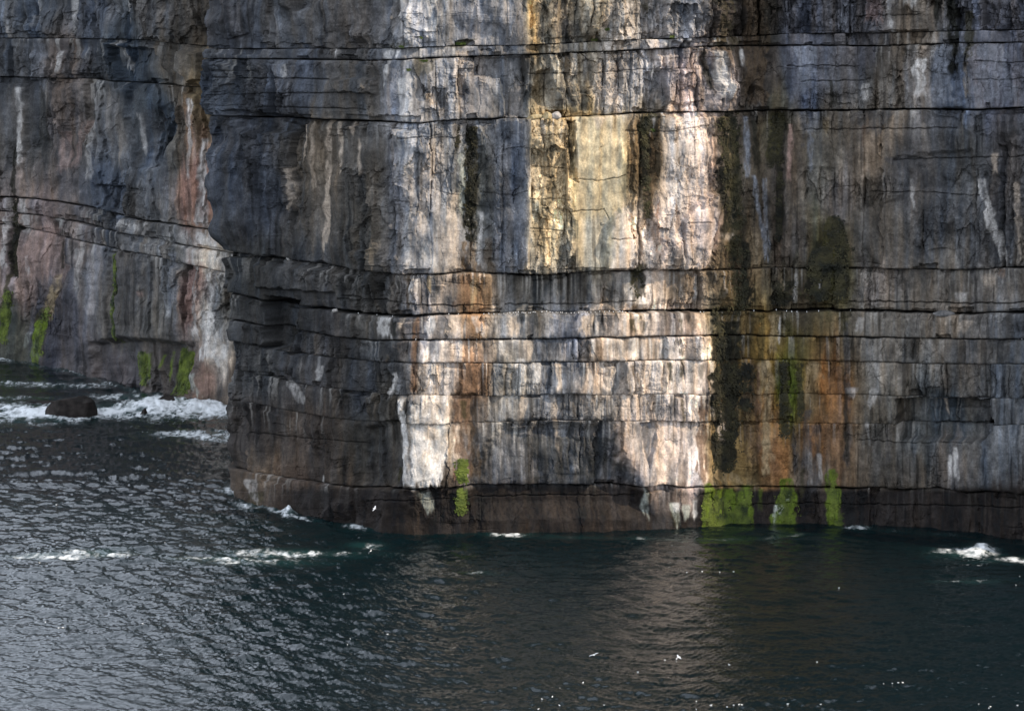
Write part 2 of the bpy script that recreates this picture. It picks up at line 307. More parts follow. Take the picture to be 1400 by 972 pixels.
# stains on the rock, and the hollow's painted shade: colour, top x,y, bottom x,y, half-width top, half-width bottom, strength
STAIN_SHADE_MAIN = [
 ('W', 552, -30, 553, 54, 3, 3, .6), ('W', 563, -30, 560, 62, 4, 3, .55), ('W', 578, -30, 571, 40, 3, 2, .5), ('W', 592, -20, 580, 60, 8, 5, .45), ('W', 600, 20, 590, 50, 3, 2, .5), ('W', 555, 108, 556, 168, 9, 8, .6), ('W', 534, 68, 527, 120, 5, 3, .5), ('W', 546, 68, 542, 82, 4, 3, .7), ('CR', 588, 128, 592, 148, 6, 6, .8), ('CR', 603, 148, 604, 163, 4, 4, .9),
 ('CR', 631, 70, 626, 165, 8, 7, .5), ('OL', 640, 54, 618, 68, 14, 10, .8), ('OL', 585, 78, 570, 106, 14, 10, .55), ('OL', 550, 58, 535, 68, 12, 10, .5),
 ('W', 548, 170, 545, 260, 3, 2, 0.37), ('W', 560, 180, 556, 250, 4, 3, 0.34), ('CR', 592, 190, 580, 262, 8, 9, 0.50), ('CR', 583, 258, 573, 330, 8, 6, 0.37), ('CR', 618, 265, 622, 374, 7, 8, 0.53), ('W', 584, 330, 588, 374, 7, 9, 0.43), ('W', 555, 290, 560, 370, 6, 5, 0.31), ('W', 603, 170, 602, 185, 3, 3, 0.31),
 ('DG', 572, 200, 569, 262, 3, 3, .6), ('DG', 607, 235, 600, 300, 2, 3, .5), ('BL', 645, 172, 641, 330, 8, 8, .97), ('BL', 627, 170, 623, 215, 3, 2, .8), ('BL', 652, 210, 650, 280, 7, 3, .8), ('BR', 640, 330, 641, 374, 8, 12, .85), ('W', 657, 290, 657, 368, 4, 3, .6), ('BR', 667, 325, 667, 374, 6, 8, .5), ('GW', 630, 210, 633, 300, 4, 3, .5),
 ('OC', 587, 376, 587, 404, 3, 2, .8), ('RU', 637, 376, 632, 426, 9, 13, .6), ('OC', 648, 380, 645, 425, 4, 5, .7), ('BR', 557, 374, 558, 426, 5, 5, .8), ('W', 562, 376, 562, 424, 2, 1.5, .6), ('BR', 660, 380, 665, 425, 5, 6, .7),
 ('W', 524, 434, 526, 466, 9, 9, .75), ('BL', 540, 440, 540, 462, 3, 3, .8), ('CR', 548, 433, 544, 455, 4, 3, .8), ('RU', 568, 432, 566, 540, 4, 4, .75), ('W', 590, 430, 588, 460, 5, 7, .7), ('CR', 618, 432, 615, 462, 5, 9, .7), ('DG', 600, 436, 600, 462, 3, 3, .5), ('W', 652, 433, 660, 460, 6, 4, .5),
 ('RU', 568, 496, 563, 540, 5, 4, .7), ('DG', 545, 500, 560, 560, 3, 2, .5), ('RU', 636, 496, 634, 560, 11, 12, .7), ('RU', 634, 540, 632, 662, 12, 13, .85), ('BR', 645, 560, 650, 660, 6, 8, .55), ('OL', 634, 548, 633, 575, 4, 3, .7), ('GR', 633, 628, 632, 662, 6, 5, .5), ('GR', 631, 668, 630, 702, 8, 5, .75), ('OL', 541, 640, 541, 660, 3, 3, .7),
 ('W', 538, 510, 530, 548, 4, 3, .7), ('W', 550, 545, 559, 668, 3, 6, .9), ('W', 568, 552, 574, 668, 5, 10, .85), ('CR', 590, 545, 592, 640, 10, 11, .6), ('W', 592, 600, 590, 668, 12, 13, .95), ('W', 608, 580, 606, 640, 4, 6, .5), ('GW', 580, 672, 588, 706, 10, 4, .4), ('DG', 618, 560, 612, 660, 4, 3, .5),
 ('W', 712, 490, 716, 540, 6, 5, .7), ('W', 736, 498, 730, 538, 5, 5, .7), ('CR', 764, 498, 764, 538, 4, 3, .7), ('DG', 750, 496, 748, 538, 5, 5, .7), ('DG', 776, 496, 782, 538, 6, 5, .6), ('CR', 834, 498, 833, 540, 6, 5, .8), ('CR', 758, 545, 766, 620, 4, 2, .6), ('CR', 712, 590, 716, 540, 4, 5, .6), ('DG', 703, 545, 722, 600, 4, 4, .6), ('W', 806, 500, 808, 560, 3, 2, .5),
 ('BL', 790, 600, 800, 664, 50, 70, .4), ('DG', 700, 600, 720, 664, 16, 25, .5),  # the hollow's shadow painted in, over its dark streaks
 ('CR', 706, 434, 702, 462, 6, 9, .8), ('DG', 724, 434, 728, 462, 5, 5, .6), ('CR', 806, 432, 800, 460, 9, 9, .7), ('DG', 835, 432, 832, 458, 4, 4, .5), ('CR', 845, 464, 838, 492, 10, 10, .8), ('CR', 722, 466, 722, 495, 6, 5, .6), ('DG', 770, 464, 760, 494, 12, 8, .7), ('DG', 740, 464, 735, 494, 5, 5, .6), ('DG', 862, 466, 856, 492, 4, 3, .5),
 ('BR', 867, 498, 873, 535, 6, 5, .8), ('OL', 914, 495, 917, 525, 3, 3, .8), ('OL', 933, 492, 930, 530, 3, 3, .7), ('OL', 930, 545, 935, 590, 3, 2, .7), ('DG', 914, 540, 916, 585, 5, 3, .7), ('DG', 886, 578, 886, 640, 6, 3, .55), ('BG', 893, 578, 890, 660, 5, 6, .55), ('DG', 873, 548, 868, 600, 2, 2, .35), ('OL', 864, 436, 866, 456, 4, 5, .8), ('OL', 877, 432, 878, 456, 3, 3, .8), ('OL', 928, 436, 932, 458, 4, 3, .7), ('BR', 948, 436, 950, 456, 4, 4, .6), ('OL', 930, 464, 932, 492, 4, 3, .7),
 ('GW', 883, 667, 886, 712, 4, 3, .8), ('GW', 922, 688, 927, 725, 5, 3, .7), ('W', 926, 688, 926, 700, 6, 4, .8), ('W', 950, 684, 950, 712, 4, 3, .8), ('GW', 940, 690, 936, 715, 5, 3, .6), ('OL', 922, 700, 925, 725, 5, 3, .5), ('DG', 905, 670, 902, 735, 12, 14, .35),
 ('RU', 962, 540, 959, 662, 6, 7, .85), ('DG', 968, 496, 966, 552, 4, 3, .7), ('OL', 960, 498, 958, 520, 4, 3, .6),
 ('BL', 985, 160, 996, 290, 8, 12, .8), ('BL', 990, 215, 990, 260, 10, 12, .8), ('OL', 998, 150, 1008, 430, 8, 14, .6), ('BL', 1015, 300, 1012, 420, 8, 14, .6), ('BR', 1000, 350, 1003, 400, 12, 10, .6), ('CR', 990, 318, 995, 330, 7, 8, .5), ('BL', 985, 420, 990, 500, 10, 14, .85), ('BL', 998, 440, 1000, 520, 16, 18, .9), ('BL', 998, 500, 992, 650, 22, 15, .97), ('BL', 1005, 170, 1000, 240, 8, 8, .9), ('BL', 1020, 330, 1022, 425, 7, 10, .9), ('BL', 990, 290, 985, 330, 5, 5, .8), ('BL', 1022, 500, 1020, 560, 10, 10, .85), ('BR', 1024, 490, 1030, 640, 8, 8, .7), ('CR', 990, 560, 992, 612, 5, 4, .65), ('OC', 983, 640, 1000, 664, 16, 14, .5),
 ('BL', 880, 160, 884, 300, 6, 6, .8), ('OL', 888, 155, 880, 185, 8, 6, .8), ('BR', 884, 250, 884, 320, 7, 6, .7), ('W', 880, 325, 880, 350, 5, 6, .5), ('BL', 872, 360, 876, 412, 8, 8, .85), ('OL', 866, 368, 862, 400, 4, 3, .9), ('BR', 935, 375, 946, 412, 10, 8, .75), ('W', 954, 376, 952, 418, 2.5, 2, .8), ('BR', 864, 205, 863, 250, 4, 3, .7), ('BR', 931, 215, 931, 228, 2, 2, .8), ('RU', 926, 272, 929, 322, 3, 4, .7), ('BR', 926, 165, 925, 195, 3, 2, .6),
 ('OC', 732, -20, 732, 50, 5, 3, .6), ('DG', 738, 0, 740, 60, 4, 5, .6), ('DG', 765, -20, 770, 60, 7, 14, .6), ('DG', 780, 28, 775, 150, 14, 8, .6), ('DG', 805, 75, 806, 130, 5, 6, .5), ('BR', 848, 56, 846, 85, 10, 3, .6), ('RU', 844, 85, 842, 154, 3, 2, .5), ('CR', 838, 95, 836, 152, 2, 2, .5), ('OL', 885, 5, 885, 18, 5, 4, .7), ('OL', 815, 53, 825, 55, 14, 12, .5), ('CR', 820, 160, 818, 180, 12, 3, .6), ('W', 985, 70, 985, 138, 6, 8, .7), ('BL', 966, 70, 972, 130, 5, 7, .85), ('W', 1014, 68, 1016, 95, 3, 2, .6),
 ('BR', 1035, -30, 1032, 150, 18, 14, .6), ('BL', 1055, -30, 1050, 70, 10, 12, .5), ('OL', 985, -20, 1000, 70, 12, 14, .5), ('BL', 779, 165, 783, 245, 3, 4, .8),
 ('BG', 1020, 160, 1022, 245, 4, 4, .85), ('BG', 1030, 240, 1050, 362, 3, 3, .8), ('BG', 1046, 245, 1048, 350, 3, 4, .6), ('BL', 1032, 165, 1036, 240, 3, 6, .7), ('BL', 1068, 155, 1066, 330, 6, 5, .85), ('OL', 1062, 155, 1056, 230, 10, 7, .8), ('PK', 1081, 170, 1078, 250, 4, 3, .5), ('BG', 1106, 170, 1110, 240, 5, 2, .6), ('DG', 1100, 160, 1098, 210, 3, 3, .6),
 ('BL', 1125, 345, 1118, 410, 14, 18, .8), ('OL', 1140, 296, 1145, 345, 8, 17, .9), ('BL', 1148, 300, 1154, 380, 5, 9, .85), ('BL', 1120, 330, 1112, 380, 5, 10, .8), ('BL', 1152, 360, 1150, 410, 10, 8, .85), ('W', 1127, 347, 1128, 366, 4, 3, .7), ('BL', 1070, 385, 1068, 420, 14, 14, .85), ('W', 1088, 375, 1087, 420, 2, 3, .5), ('W', 1120, 378, 1121, 396, 2, 2, .6),
 ('BL', 1279, -30, 1281, 40, 4, 5, .85), ('BL', 1302, -20, 1303, 105, 5, 8, .9), ('OL', 1325, 15, 1324, 85, 8, 5, .75), ('OC', 1322, 85, 1322, 140, 4, 4, .35), ('W', 1258, 80, 1257, 138, 7, 8, .7), ('W', 1215, 10, 1218, 45, 4, 3, .4), ('W', 1240, -20, 1245, 12, 12, 8, .45), ('PK', 1195, 0, 1198, 35, 14, 12, .35), ('W', 1182, 115, 1184, 145, 6, 4, .5), ('BG', 1290, 62, 1294, 145, 8, 10, .6), ('BG', 1355, 60, 1370, 145, 18, 24, .5), ('BG', 1100, 62, 1110, 130, 14, 16, .6), ('BL', 1135, 110, 1142, 150, 3, 8, .75), ('BG', 1155, 5, 1150, 45, 8, 6, .6),
 ('DG', 1195, 150, 1190, 190, 25, 14, .55), ('DG', 1280, 150, 1300, 175, 35, 20, .6), ('DG', 1385, 150, 1390, 190, 12, 12, .7), ('DG', 1240, 215, 1270, 260, 24, 20, .5), ('W', 1342, 245, 1370, 360, 5, 5, .5), ('W', 1247, 245, 1250, 290, 2, 3, .4), ('CR', 1388, 250, 1395, 365, 4, 4, .4), ('BL', 1394, 310, 1394, 365, 2, 2, .7), ('CR', 1360, 210, 1358, 240, 3, 3, .5), ('RU', 1181, 172, 1180, 205, 3, 2, .4), ('OC', 1131, 160, 1131, 185, 4, 2, .45), ('RU', 1366, 368, 1371, 382, 6, 3, .6), ('CR', 1348, 375, 1350, 395, 9, 8, .4), ('DG', 1180, 392, 1176, 412, 10, 10, .5),
 ('W', 1315, 400, 1316, 414, 8, 8, .35), ('W', 1176, 434, 1172, 456, 4, 4, .4), ('CR', 1318, 438, 1316, 456, 9, 9, .4), ('W', 1166, 530, 1164, 545, 8, 6, .5), ('W', 1198, 530, 1190, 560, 5, 6, .35), ('CR', 1285, 545, 1290, 570, 2, 2, .6), ('W', 1306, 612, 1308, 662, 3.5, 4, .85), ('W', 1298, 622, 1300, 655, 2, 3, .7), ('DG', 1218, 580, 1215, 640, 5, 5, .4), ('W', 1186, 578, 1190, 610, 2, 1.5, .45),
 ('OC', 1050, 492, 1046, 655, 3, 5, .8), ('RU', 1036, 500, 1038, 640, 3, 4, .8), ('OC', 1104, 500, 1102, 560, 3, 3, .6), ('RU', 1128, 580, 1132, 640, 6, 5, .6), ('RU', 1148, 500, 1146, 600, 4, 4, .6), ('DG', 1158, 440, 1158, 640, 4, 4, .6), ('DG', 1104, 560, 1100, 640, 4, 5, .6), ('OL', 1042, 430, 1040, 500, 5, 5, .7), ('OC', 1060, 432, 1058, 490, 6, 7, .6), ('W', 1066, 434, 1065, 470, 1.5, 1.5, .7), ('OL', 1075, 436, 1078, 458, 6, 5, .8), ('OL', 1155, 432, 1153, 456, 5, 4, .6), ('OC', 1047, 495, 1050, 640, 8, 8, .5), ('RU', 1060, 560, 1058, 655, 5, 7, .3), ('OL', 1072, 495, 1073, 600, 6, 8, .9), ('OL', 1092, 496, 1096, 570, 6, 4, .85), ('DG', 1086, 580, 1088, 650, 3, 4, .7), ('OC', 1112, 495, 1122, 520, 6, 9, .6), ('RU', 1140, 500, 1142, 620, 9, 9, .25), ('DG', 1113, 580, 1112, 680, 9, 9, .6), ('W', 1120, 620, 1124, 665, 3, 2, .5), ('W', 1106, 618, 1108, 665, 3, 3, .35), ('BL', 1156, 500, 1157, 640, 4, 3, .6),
 ('GR', 968, 660, 972, 740, 6, 11, .95), ('GR', 990, 668, 991, 740, 12, 15, .95), ('GR', 1008, 672, 1008, 738, 8, 12, .9), ('GR', 1021, 664, 1018, 722, 8, 10, .9), ('BL', 990, 670, 989, 720, 1.5, 1.5, .8), ('GR', 1073, 654, 1074, 738, 11, 17, .95), ('GW', 1067, 690, 1066, 702, 7, 8, .7), ('GW', 1074, 672, 1076, 686, 4, 3, .6), ('GW', 1058, 702, 1061, 738, 2, 2, .6), ('GR', 1138, 642, 1143, 732, 7, 11, .92), ('OL', 1096, 640, 1097, 690, 3, 3, .6), ('GR', 1040, 668, 1040, 700, 3, 3, .5),
 ('W', 387, 88, 386, 108, 3, 3, .5), ('CR', 412, 165, 412, 225, 3, 2, .55), ('CR', 450, 162, 446, 250, 4, 4, .55), ('CR', 447, 245, 439, 345, 4, 4, .6), ('CR', 467, 165, 464, 240, 3, 2, .5), ('CR', 492, 190, 497, 243, 2, 2, .45), ('CR', 482, 165, 483, 185, 2, 2, .5), ('CR', 392, 230, 392, 290, 6, 4, .4), ('CR', 428, 165, 426, 260, 3, 3, .35), ('W', 458, 68, 458, 76, 1.5, 1.5, .7), ('W', 416, 555, 400, 520, 8, 6, .35), ('W', 440, 500, 436, 525, 5, 4, .35), ('W', 442, 650, 441, 664, 2, 1.5, .6), ('W', 346, 655, 352, 690, 8, 6, .35), ('OL', 352, 672, 350, 690, 8, 8, .6),
]
STAIN_LEFT = [
 ('W', 58, -20, 54, 45, 3, 2, .4), ('W', 98, -20, 103, 50, 7, 3, .35), ('W', 172, -10, 176, 35, 3, 2, .4), ('W', 46, 22, 42, 38, 6, 4, .35), ('W', 160, 55, 163, 98, 2, 3, .5), ('W', 89, 70, 84, 105, 4, 5, .5), ('RU', 82, 80, 80, 100, 5, 7, 0.18), ('DG', 98, 60, 100, 140, 6, 5, .6), ('W', 24, 120, 26, 230, 3, 3, .55), ('DG', 42, 105, 38, 205, 8, 6, .6), ('BL', 18, 190, 18, 275, 4, 5, .85),
 ('PK', 90, 180, 85, 240, 5, 7, 0.27), ('PK', 118, 165, 98, 235, 4, 7, 0.24), ('DG', 75, 170, 78, 225, 4, 6, .5), ('W', 187, 155, 190, 215, 3, 2, .4), ('W', 125, 165, 120, 250, 5, 5, .3), ('DG', 195, 150, 200, 215, 8, 8, .5), ('BG', 55, 60, 58, 130, 8, 8, .4),
 ('W', 265, 135, 262, 250, 4, 2, .65), ('RU', 269, 140, 264, 310, 4, 4, 0.24), ('BR', 276, 135, 276, 210, 4, 5, .7), ('W', 280, 190, 276, 312, 3, 6, .75), ('OL', 284, 150, 283, 200, 4, 3, .6), ('PK', 262, 240, 262, 308, 5, 5, 0.30),
 ('BL', 17, 270, 17, 385, 6, 6, .93), ('OL', 10, 375, 12, 420, 3, 6, .8), ('W', 31, 272, 30, 320, 4, 3, .6), ('W', 36, 350, 35, 378, 2, 2, .5), ('PK', 60, 310, 65, 385, 25, 25, 0.21), ('W', 5, 300, 5, 370, 4, 5, .45), ('BL', 82, 300, 81, 375, 2.5, 2.5, .8), ('W', 80, 298, 79, 312, 4, 4, .6), ('OC', 80, 375, 62, 440, 5, 9, .65), ('OL', 64, 420, 52, 445, 9, 9, .7), ('GR', 54, 438, 48, 500, 8, 5, .95), ('GR', 6, 420, 2, 470, 8, 5, .9), ('OL', 12, 400, 6, 430, 6, 8, .8),
 ('W', 110, 340, 106, 400, 6, 4, .35), ('RU', 124, 295, 116, 375, 3, 3, 0.24), ('OL', 158, 344, 158, 410, 2, 2, .85), ('GR', 157, 430, 156, 468, 2.5, 1.5, .85), ('W', 172, 300, 168, 312, 6, 6, .5), ('W', 192, 305, 195, 315, 14, 8, .45), ('DG', 188, 345, 186, 400, 16, 14, .5), ('PK', 192, 398, 194, 405, 4, 4, 0.36), ('DG', 160, 300, 163, 320, 5, 4, .5),
 ('BG', 240, 345, 238, 420, 6, 9, .45), ('W', 248, 315, 246, 340, 5, 4, .4), ('PK', 258, 340, 256, 450, 4, 4, 0.36), ('W', 263, 340, 266, 470, 2, 5, .55), ('W', 268, 318, 282, 340, 7, 7, .6), ('W', 290, 330, 296, 365, 5, 4, .6), ('DG', 270, 375, 274, 420, 3, 4, .6), ('W', 285, 365, 298, 470, 2, 3, .6), ('DG', 292, 370, 296, 470, 2, 3, .6), ('W', 312, 370, 314, 395, 6, 5, .6), ('W', 288, 425, 282, 495, 8, 12, .75), ('W', 306, 470, 306, 495, 2.5, 1.5, .8), ('W', 296, 485, 300, 505, 5, 2, .7), ('PK', 285, 498, 280, 545, 10, 8, 0.30), ('GW', 264, 510, 268, 545, 5, 7, .5), ('DG', 300, 500, 300, 548, 4, 5, .5),
 ('GR', 183, 482, 186, 528, 4, 5, .93), ('GR', 194, 484, 190, 525, 6, 4, .93), ('OL', 200, 482, 200, 506, 3, 2, .7), ('GR', 215, 486, 208, 505, 2.5, 1.5, .8), ('GR', 226, 482, 220, 525, 2, 1.5, .8), ('GR', 240, 478, 230, 544, 5, 5, .93), ('GR', 251, 482, 246, 544, 4, 6, .9), ('GW', 40, 455, 30, 478, 4, 3, .3),
]
def mark_mask(px, py, s, k):
    c, x0, y0, x1, y1, w0, w1, a = s
    if y1 < y0: x0, y0, x1, y1, w0, w1 = x1, y1, x0, y0, w1, w0
    L_ = y1 - y0; mw = max(w0, w1) * 2.2 + 5
    x_lo, x_hi = min(x0, x1) - mw, max(x0, x1) + mw
    sel = (px > x_lo) & (px < x_hi) & (py > y0 - 6) & (py < y1 + 8)
    if not sel.any(): return None, None
    x = px[sel]; y = py[sel]; t = np.clip((y - y0) / L_, 0, 1)
    w = (w0 + (w1 - w0) * t)
    cx = x0 + (x1 - x0) * t + (vn(y / 17, y * 0 + k, 31) - 0.5) * (1.5 + 0.7 * w)
    ww = w * (0.65 + 0.75 * vn(y / 9, y * 0 + k * 3.3, 33))
    dx = np.abs(x - cx + 2.0 * (vn(x / 3, y / 7, 35) - 0.5))
    m = sstep(ww + 1.2, np.maximum(ww - 1.8, 0), dx)
    rag = (vn(x / 2.4, x * 0 + k * 1.7, 37)) * min(14, 0.35 * L_)
    m = m * sstep(y1 + 3 - rag + 2, y1 - rag - 3, y) * sstep(y0 - 2, y0 + 2, y)
    brk = 0.35 + 0.65 * sstep(0.28, 0.55, fbm(x / 3.5, y / 14, 41 + k % 7, 3))
    if c in ('BL', 'OL'): brk = sstep(0.27, 0.38, fbm(x / 8, y / 13, 42, 4, 0.6))
    return sel, m * a * brk
PATCH_MAIN = [  # broad rock tones, some painting the shade of hollow and turned face: colour, polygon in photo pixels, strength, softness, smooth 0..1
 ((.48, .39, .25), [(785, 160), (852, 158), (846, 330), (828, 366), (788, 372)], .92, 5, .95), ((.38, .34, .27), [(797, 298), (832, 298), (826, 368), (794, 370)], .65, 6, .8),
 ((.42, .355, .26), [(727, 162), (780, 162), (787, 372), (718, 374)], .6, 3, 0), ((.12, .125, .14), [(674, 165), (726, 163), (718, 374), (676, 374)], .7, 3, .5),  # blue-grey polygon paints the shade of the face turned from the sun
 ((.42, .375, .33), [(905, 160), (975, 158), (970, 262), (936, 300), (930, 325), (903, 325)], .65, 4, .6), ((.50, .43, .36), [(838, 290), (860, 285), (872, 370), (832, 370)], .7, 3, .3), ((.52, .44, .38), [(936, 300), (970, 266), (980, 270), (970, 366), (936, 368)], .7, 3, .4),
 ((.17, .17, .172), [(540, -30), (722, -30), (700, 165), (664, 372), (548, 372)], .7, 10, .4), ((.33, .31, .29), [(850, -20), (900, -20), (878, 150), (812, 152), (815, 60)], .5, 8, .5), ((.25, .22, .175), [(735, -20), (830, -20), (812, 55), (800, 150), (740, 150)], .85, 8, 0),
 ((.47, .42, .37), [(842, 470), (964, 460), (960, 662), (888, 662), (852, 600), (836, 560)], .55, 8, .35), ((.07, .07, .072), [(668, 592), (828, 586), (848, 622), (880, 664), (640, 664), (650, 630)], .72, 14, 0), ((.16, .155, .15), [(652, 545), (830, 545), (842, 600), (640, 650)], .4, 12, 0),  # near-black polygon puts the hollow's shade into the rock colour
 ((.58, .54, .49), [(552, 548), (606, 545), (604, 650), (560, 666)], .35, 16, .2), ((.045, .047, .05), [(500, 470), (545, 470), (550, 664), (505, 664)], .35, 10, 0)]
def paint(px, py, cps, marks, bedseed, lit_zone, joint, top_dist):
    base = base_colour(px, py, cps)
    # streaks down the face that start anew at each bed
    wp = px + 5 * (fbm(px / 14, py / 22, 29, 3) - 0.5)
    s1 = (fbm(wp / 5.5, py / 48, bedseed, 4, 0.6) - 0.5) * (0.25 + 1.5 * sstep(0.35, 0.68, fbm(px / 26, py / 34, 27, 3))); s2 = fbm(wp / 16, py / 60, bedseed + 5, 4, 0.55) - 0.5; s3 = fbm(px / 6, py / 5, 90, 4, 0.6) - 0.5
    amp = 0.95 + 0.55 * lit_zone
    sm = np.zeros(px.shape, np.float32)
    if cps is CPM:
        rx = px + 9 * (fbm(px / 8, py / 18, 43, 4, 0.6) - 0.5); ry = py + 16 * (fbm(px / 6, py / 22, 47, 4, 0.6) - 0.5)
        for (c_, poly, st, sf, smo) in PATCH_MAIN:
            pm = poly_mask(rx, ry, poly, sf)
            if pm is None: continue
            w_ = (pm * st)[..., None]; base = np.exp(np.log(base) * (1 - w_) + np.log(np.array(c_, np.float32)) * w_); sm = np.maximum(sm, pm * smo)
        td = sstep(662, 674, py + 5 * (vn(px / 12, py / 9, 49) - 0.5)) * (1 - 0.75 * sstep(880, 900, px) * sstep(960, 945, px) * sstep(712, 690, py)) * (1 - 0.55 * sstep(420, 370, px))
        base = base * (1 - td[..., None]) + td[..., None] * np.array([.017, .0135, .0115], np.float32) * (0.7 + 0.6 * vn(px / 15, py / 25, 45))[..., None]
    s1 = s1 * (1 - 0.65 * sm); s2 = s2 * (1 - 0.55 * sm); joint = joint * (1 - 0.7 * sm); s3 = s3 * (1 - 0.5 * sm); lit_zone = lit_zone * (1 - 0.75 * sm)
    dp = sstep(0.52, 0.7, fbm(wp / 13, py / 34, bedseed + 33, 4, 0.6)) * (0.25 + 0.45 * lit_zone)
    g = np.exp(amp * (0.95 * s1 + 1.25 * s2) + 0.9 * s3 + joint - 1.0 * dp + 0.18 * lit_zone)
    col = base * g[..., None]
    warm = (fbm(px / 7, py / 90, bedseed + 9, 3) - 0.5)
    col = col * np.exp(np.stack([0.3 * warm - 0.12 * dp, 0.02 * warm, -0.34 * warm + 0.14 * dp], -1))
    # thin pale drips below ledges
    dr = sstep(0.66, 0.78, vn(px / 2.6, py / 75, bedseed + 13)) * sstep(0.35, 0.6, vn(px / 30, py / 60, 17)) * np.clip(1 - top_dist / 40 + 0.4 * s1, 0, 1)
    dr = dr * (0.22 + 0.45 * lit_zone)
    if cps is CPM: dr = dr * (1 - 0.85 * td)
    col = col + (np.array([.56, .53, .48]) - col) * dr[..., None]
    dk = sstep(0.64, 0.76, vn(px / 3.4, py / 60, bedseed + 19)) * sstep(0.4, 0.7, vn(px / 40, py / 80, 23)) * 0.5
    col = col * (1 - dk[..., None])
    for k, s in enumerate(marks):
        sel, m = mark_mask(px, py, s, k)
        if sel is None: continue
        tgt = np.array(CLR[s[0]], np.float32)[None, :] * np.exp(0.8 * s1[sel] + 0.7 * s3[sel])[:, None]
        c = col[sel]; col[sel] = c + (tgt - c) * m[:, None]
    return np.clip(col, 0.008, 0.75)

# ------------------------------------------------------------------ cliffs
LINES = dict(
 A1=[(270, 66), (480, 66), (540, 66), (640, 62), (700, 62), (800, 58), (850, 54), (1000, 50), (1070, 46), (1200, 45), (1290, 42), (1400, 40)],
 A2=[(270, 80), (400, 80), (520, 82), (600, 78), (700, 75), (800, 71), (900, 66), (1000, 62), (1080, 61), (1200, 62), (1280, 59), (1400, 57)],
 B=[(285, 157), (400, 160), (520, 165), (575, 168), (620, 163), (700, 161), (770, 160), (830, 157), (860, 154), (980, 152), (1060, 150), (1150, 150), (1250, 148), (1330, 149), (1400, 146)],
 C=[(312, 342), (355, 349), (440, 361), (480, 367), (520, 372), (560, 375), (640, 373), (700, 374), (740, 376), (780, 374), (830, 370), (960, 369), (1050, 366), (1170, 366), (1300, 368), (1400, 365)],
 D=[(322, 400), (390, 416), (450, 420), (500, 427), (545, 431), (600, 428), (680, 427), (800, 426), (900, 424), (960, 424), (1000, 422), (1050, 425), (1150, 422), (1200, 423), (1280, 426), (1310, 428), (1400, 425)],
 E=[(322, 436), (370, 446), (420, 453), (470, 460), (510, 465), (560, 465), (600, 464), (700, 463), (800, 462), (900, 459), (970, 458), (1050, 459), (1150, 460), (1300, 463), (1400, 464)],
 F=[(322, 466), (400, 482), (500, 493), (560, 496), (700, 496), (800, 495), (850, 493), (900, 492), (1100, 492), (1200, 494), (1250, 497), (1400, 498)],
 G=[(322, 505), (400, 522), (450, 530), (540, 540), (620, 541), (700, 541), (790, 538), (830, 541), (900, 538), (1000, 540), (1100, 538), (1180, 539), (1280, 543), (1400, 545)],
 H=[(320, 545), (400, 562), (490, 575), (560, 578), (700, 577), (900, 575), (1000, 577), (1100, 578), (1220, 579), (1350, 582), (1400, 580)],
 I=[(316, 638), (360, 646), (410, 655), (480, 664), (570, 667), (640, 663), (700, 664), (880, 665), (910, 662), (940, 666), (980, 664), (1100, 664), (1170, 666), (1200, 664), (1240, 668), (1290, 665), (1330, 673), (1360, 670), (1400, 674)])
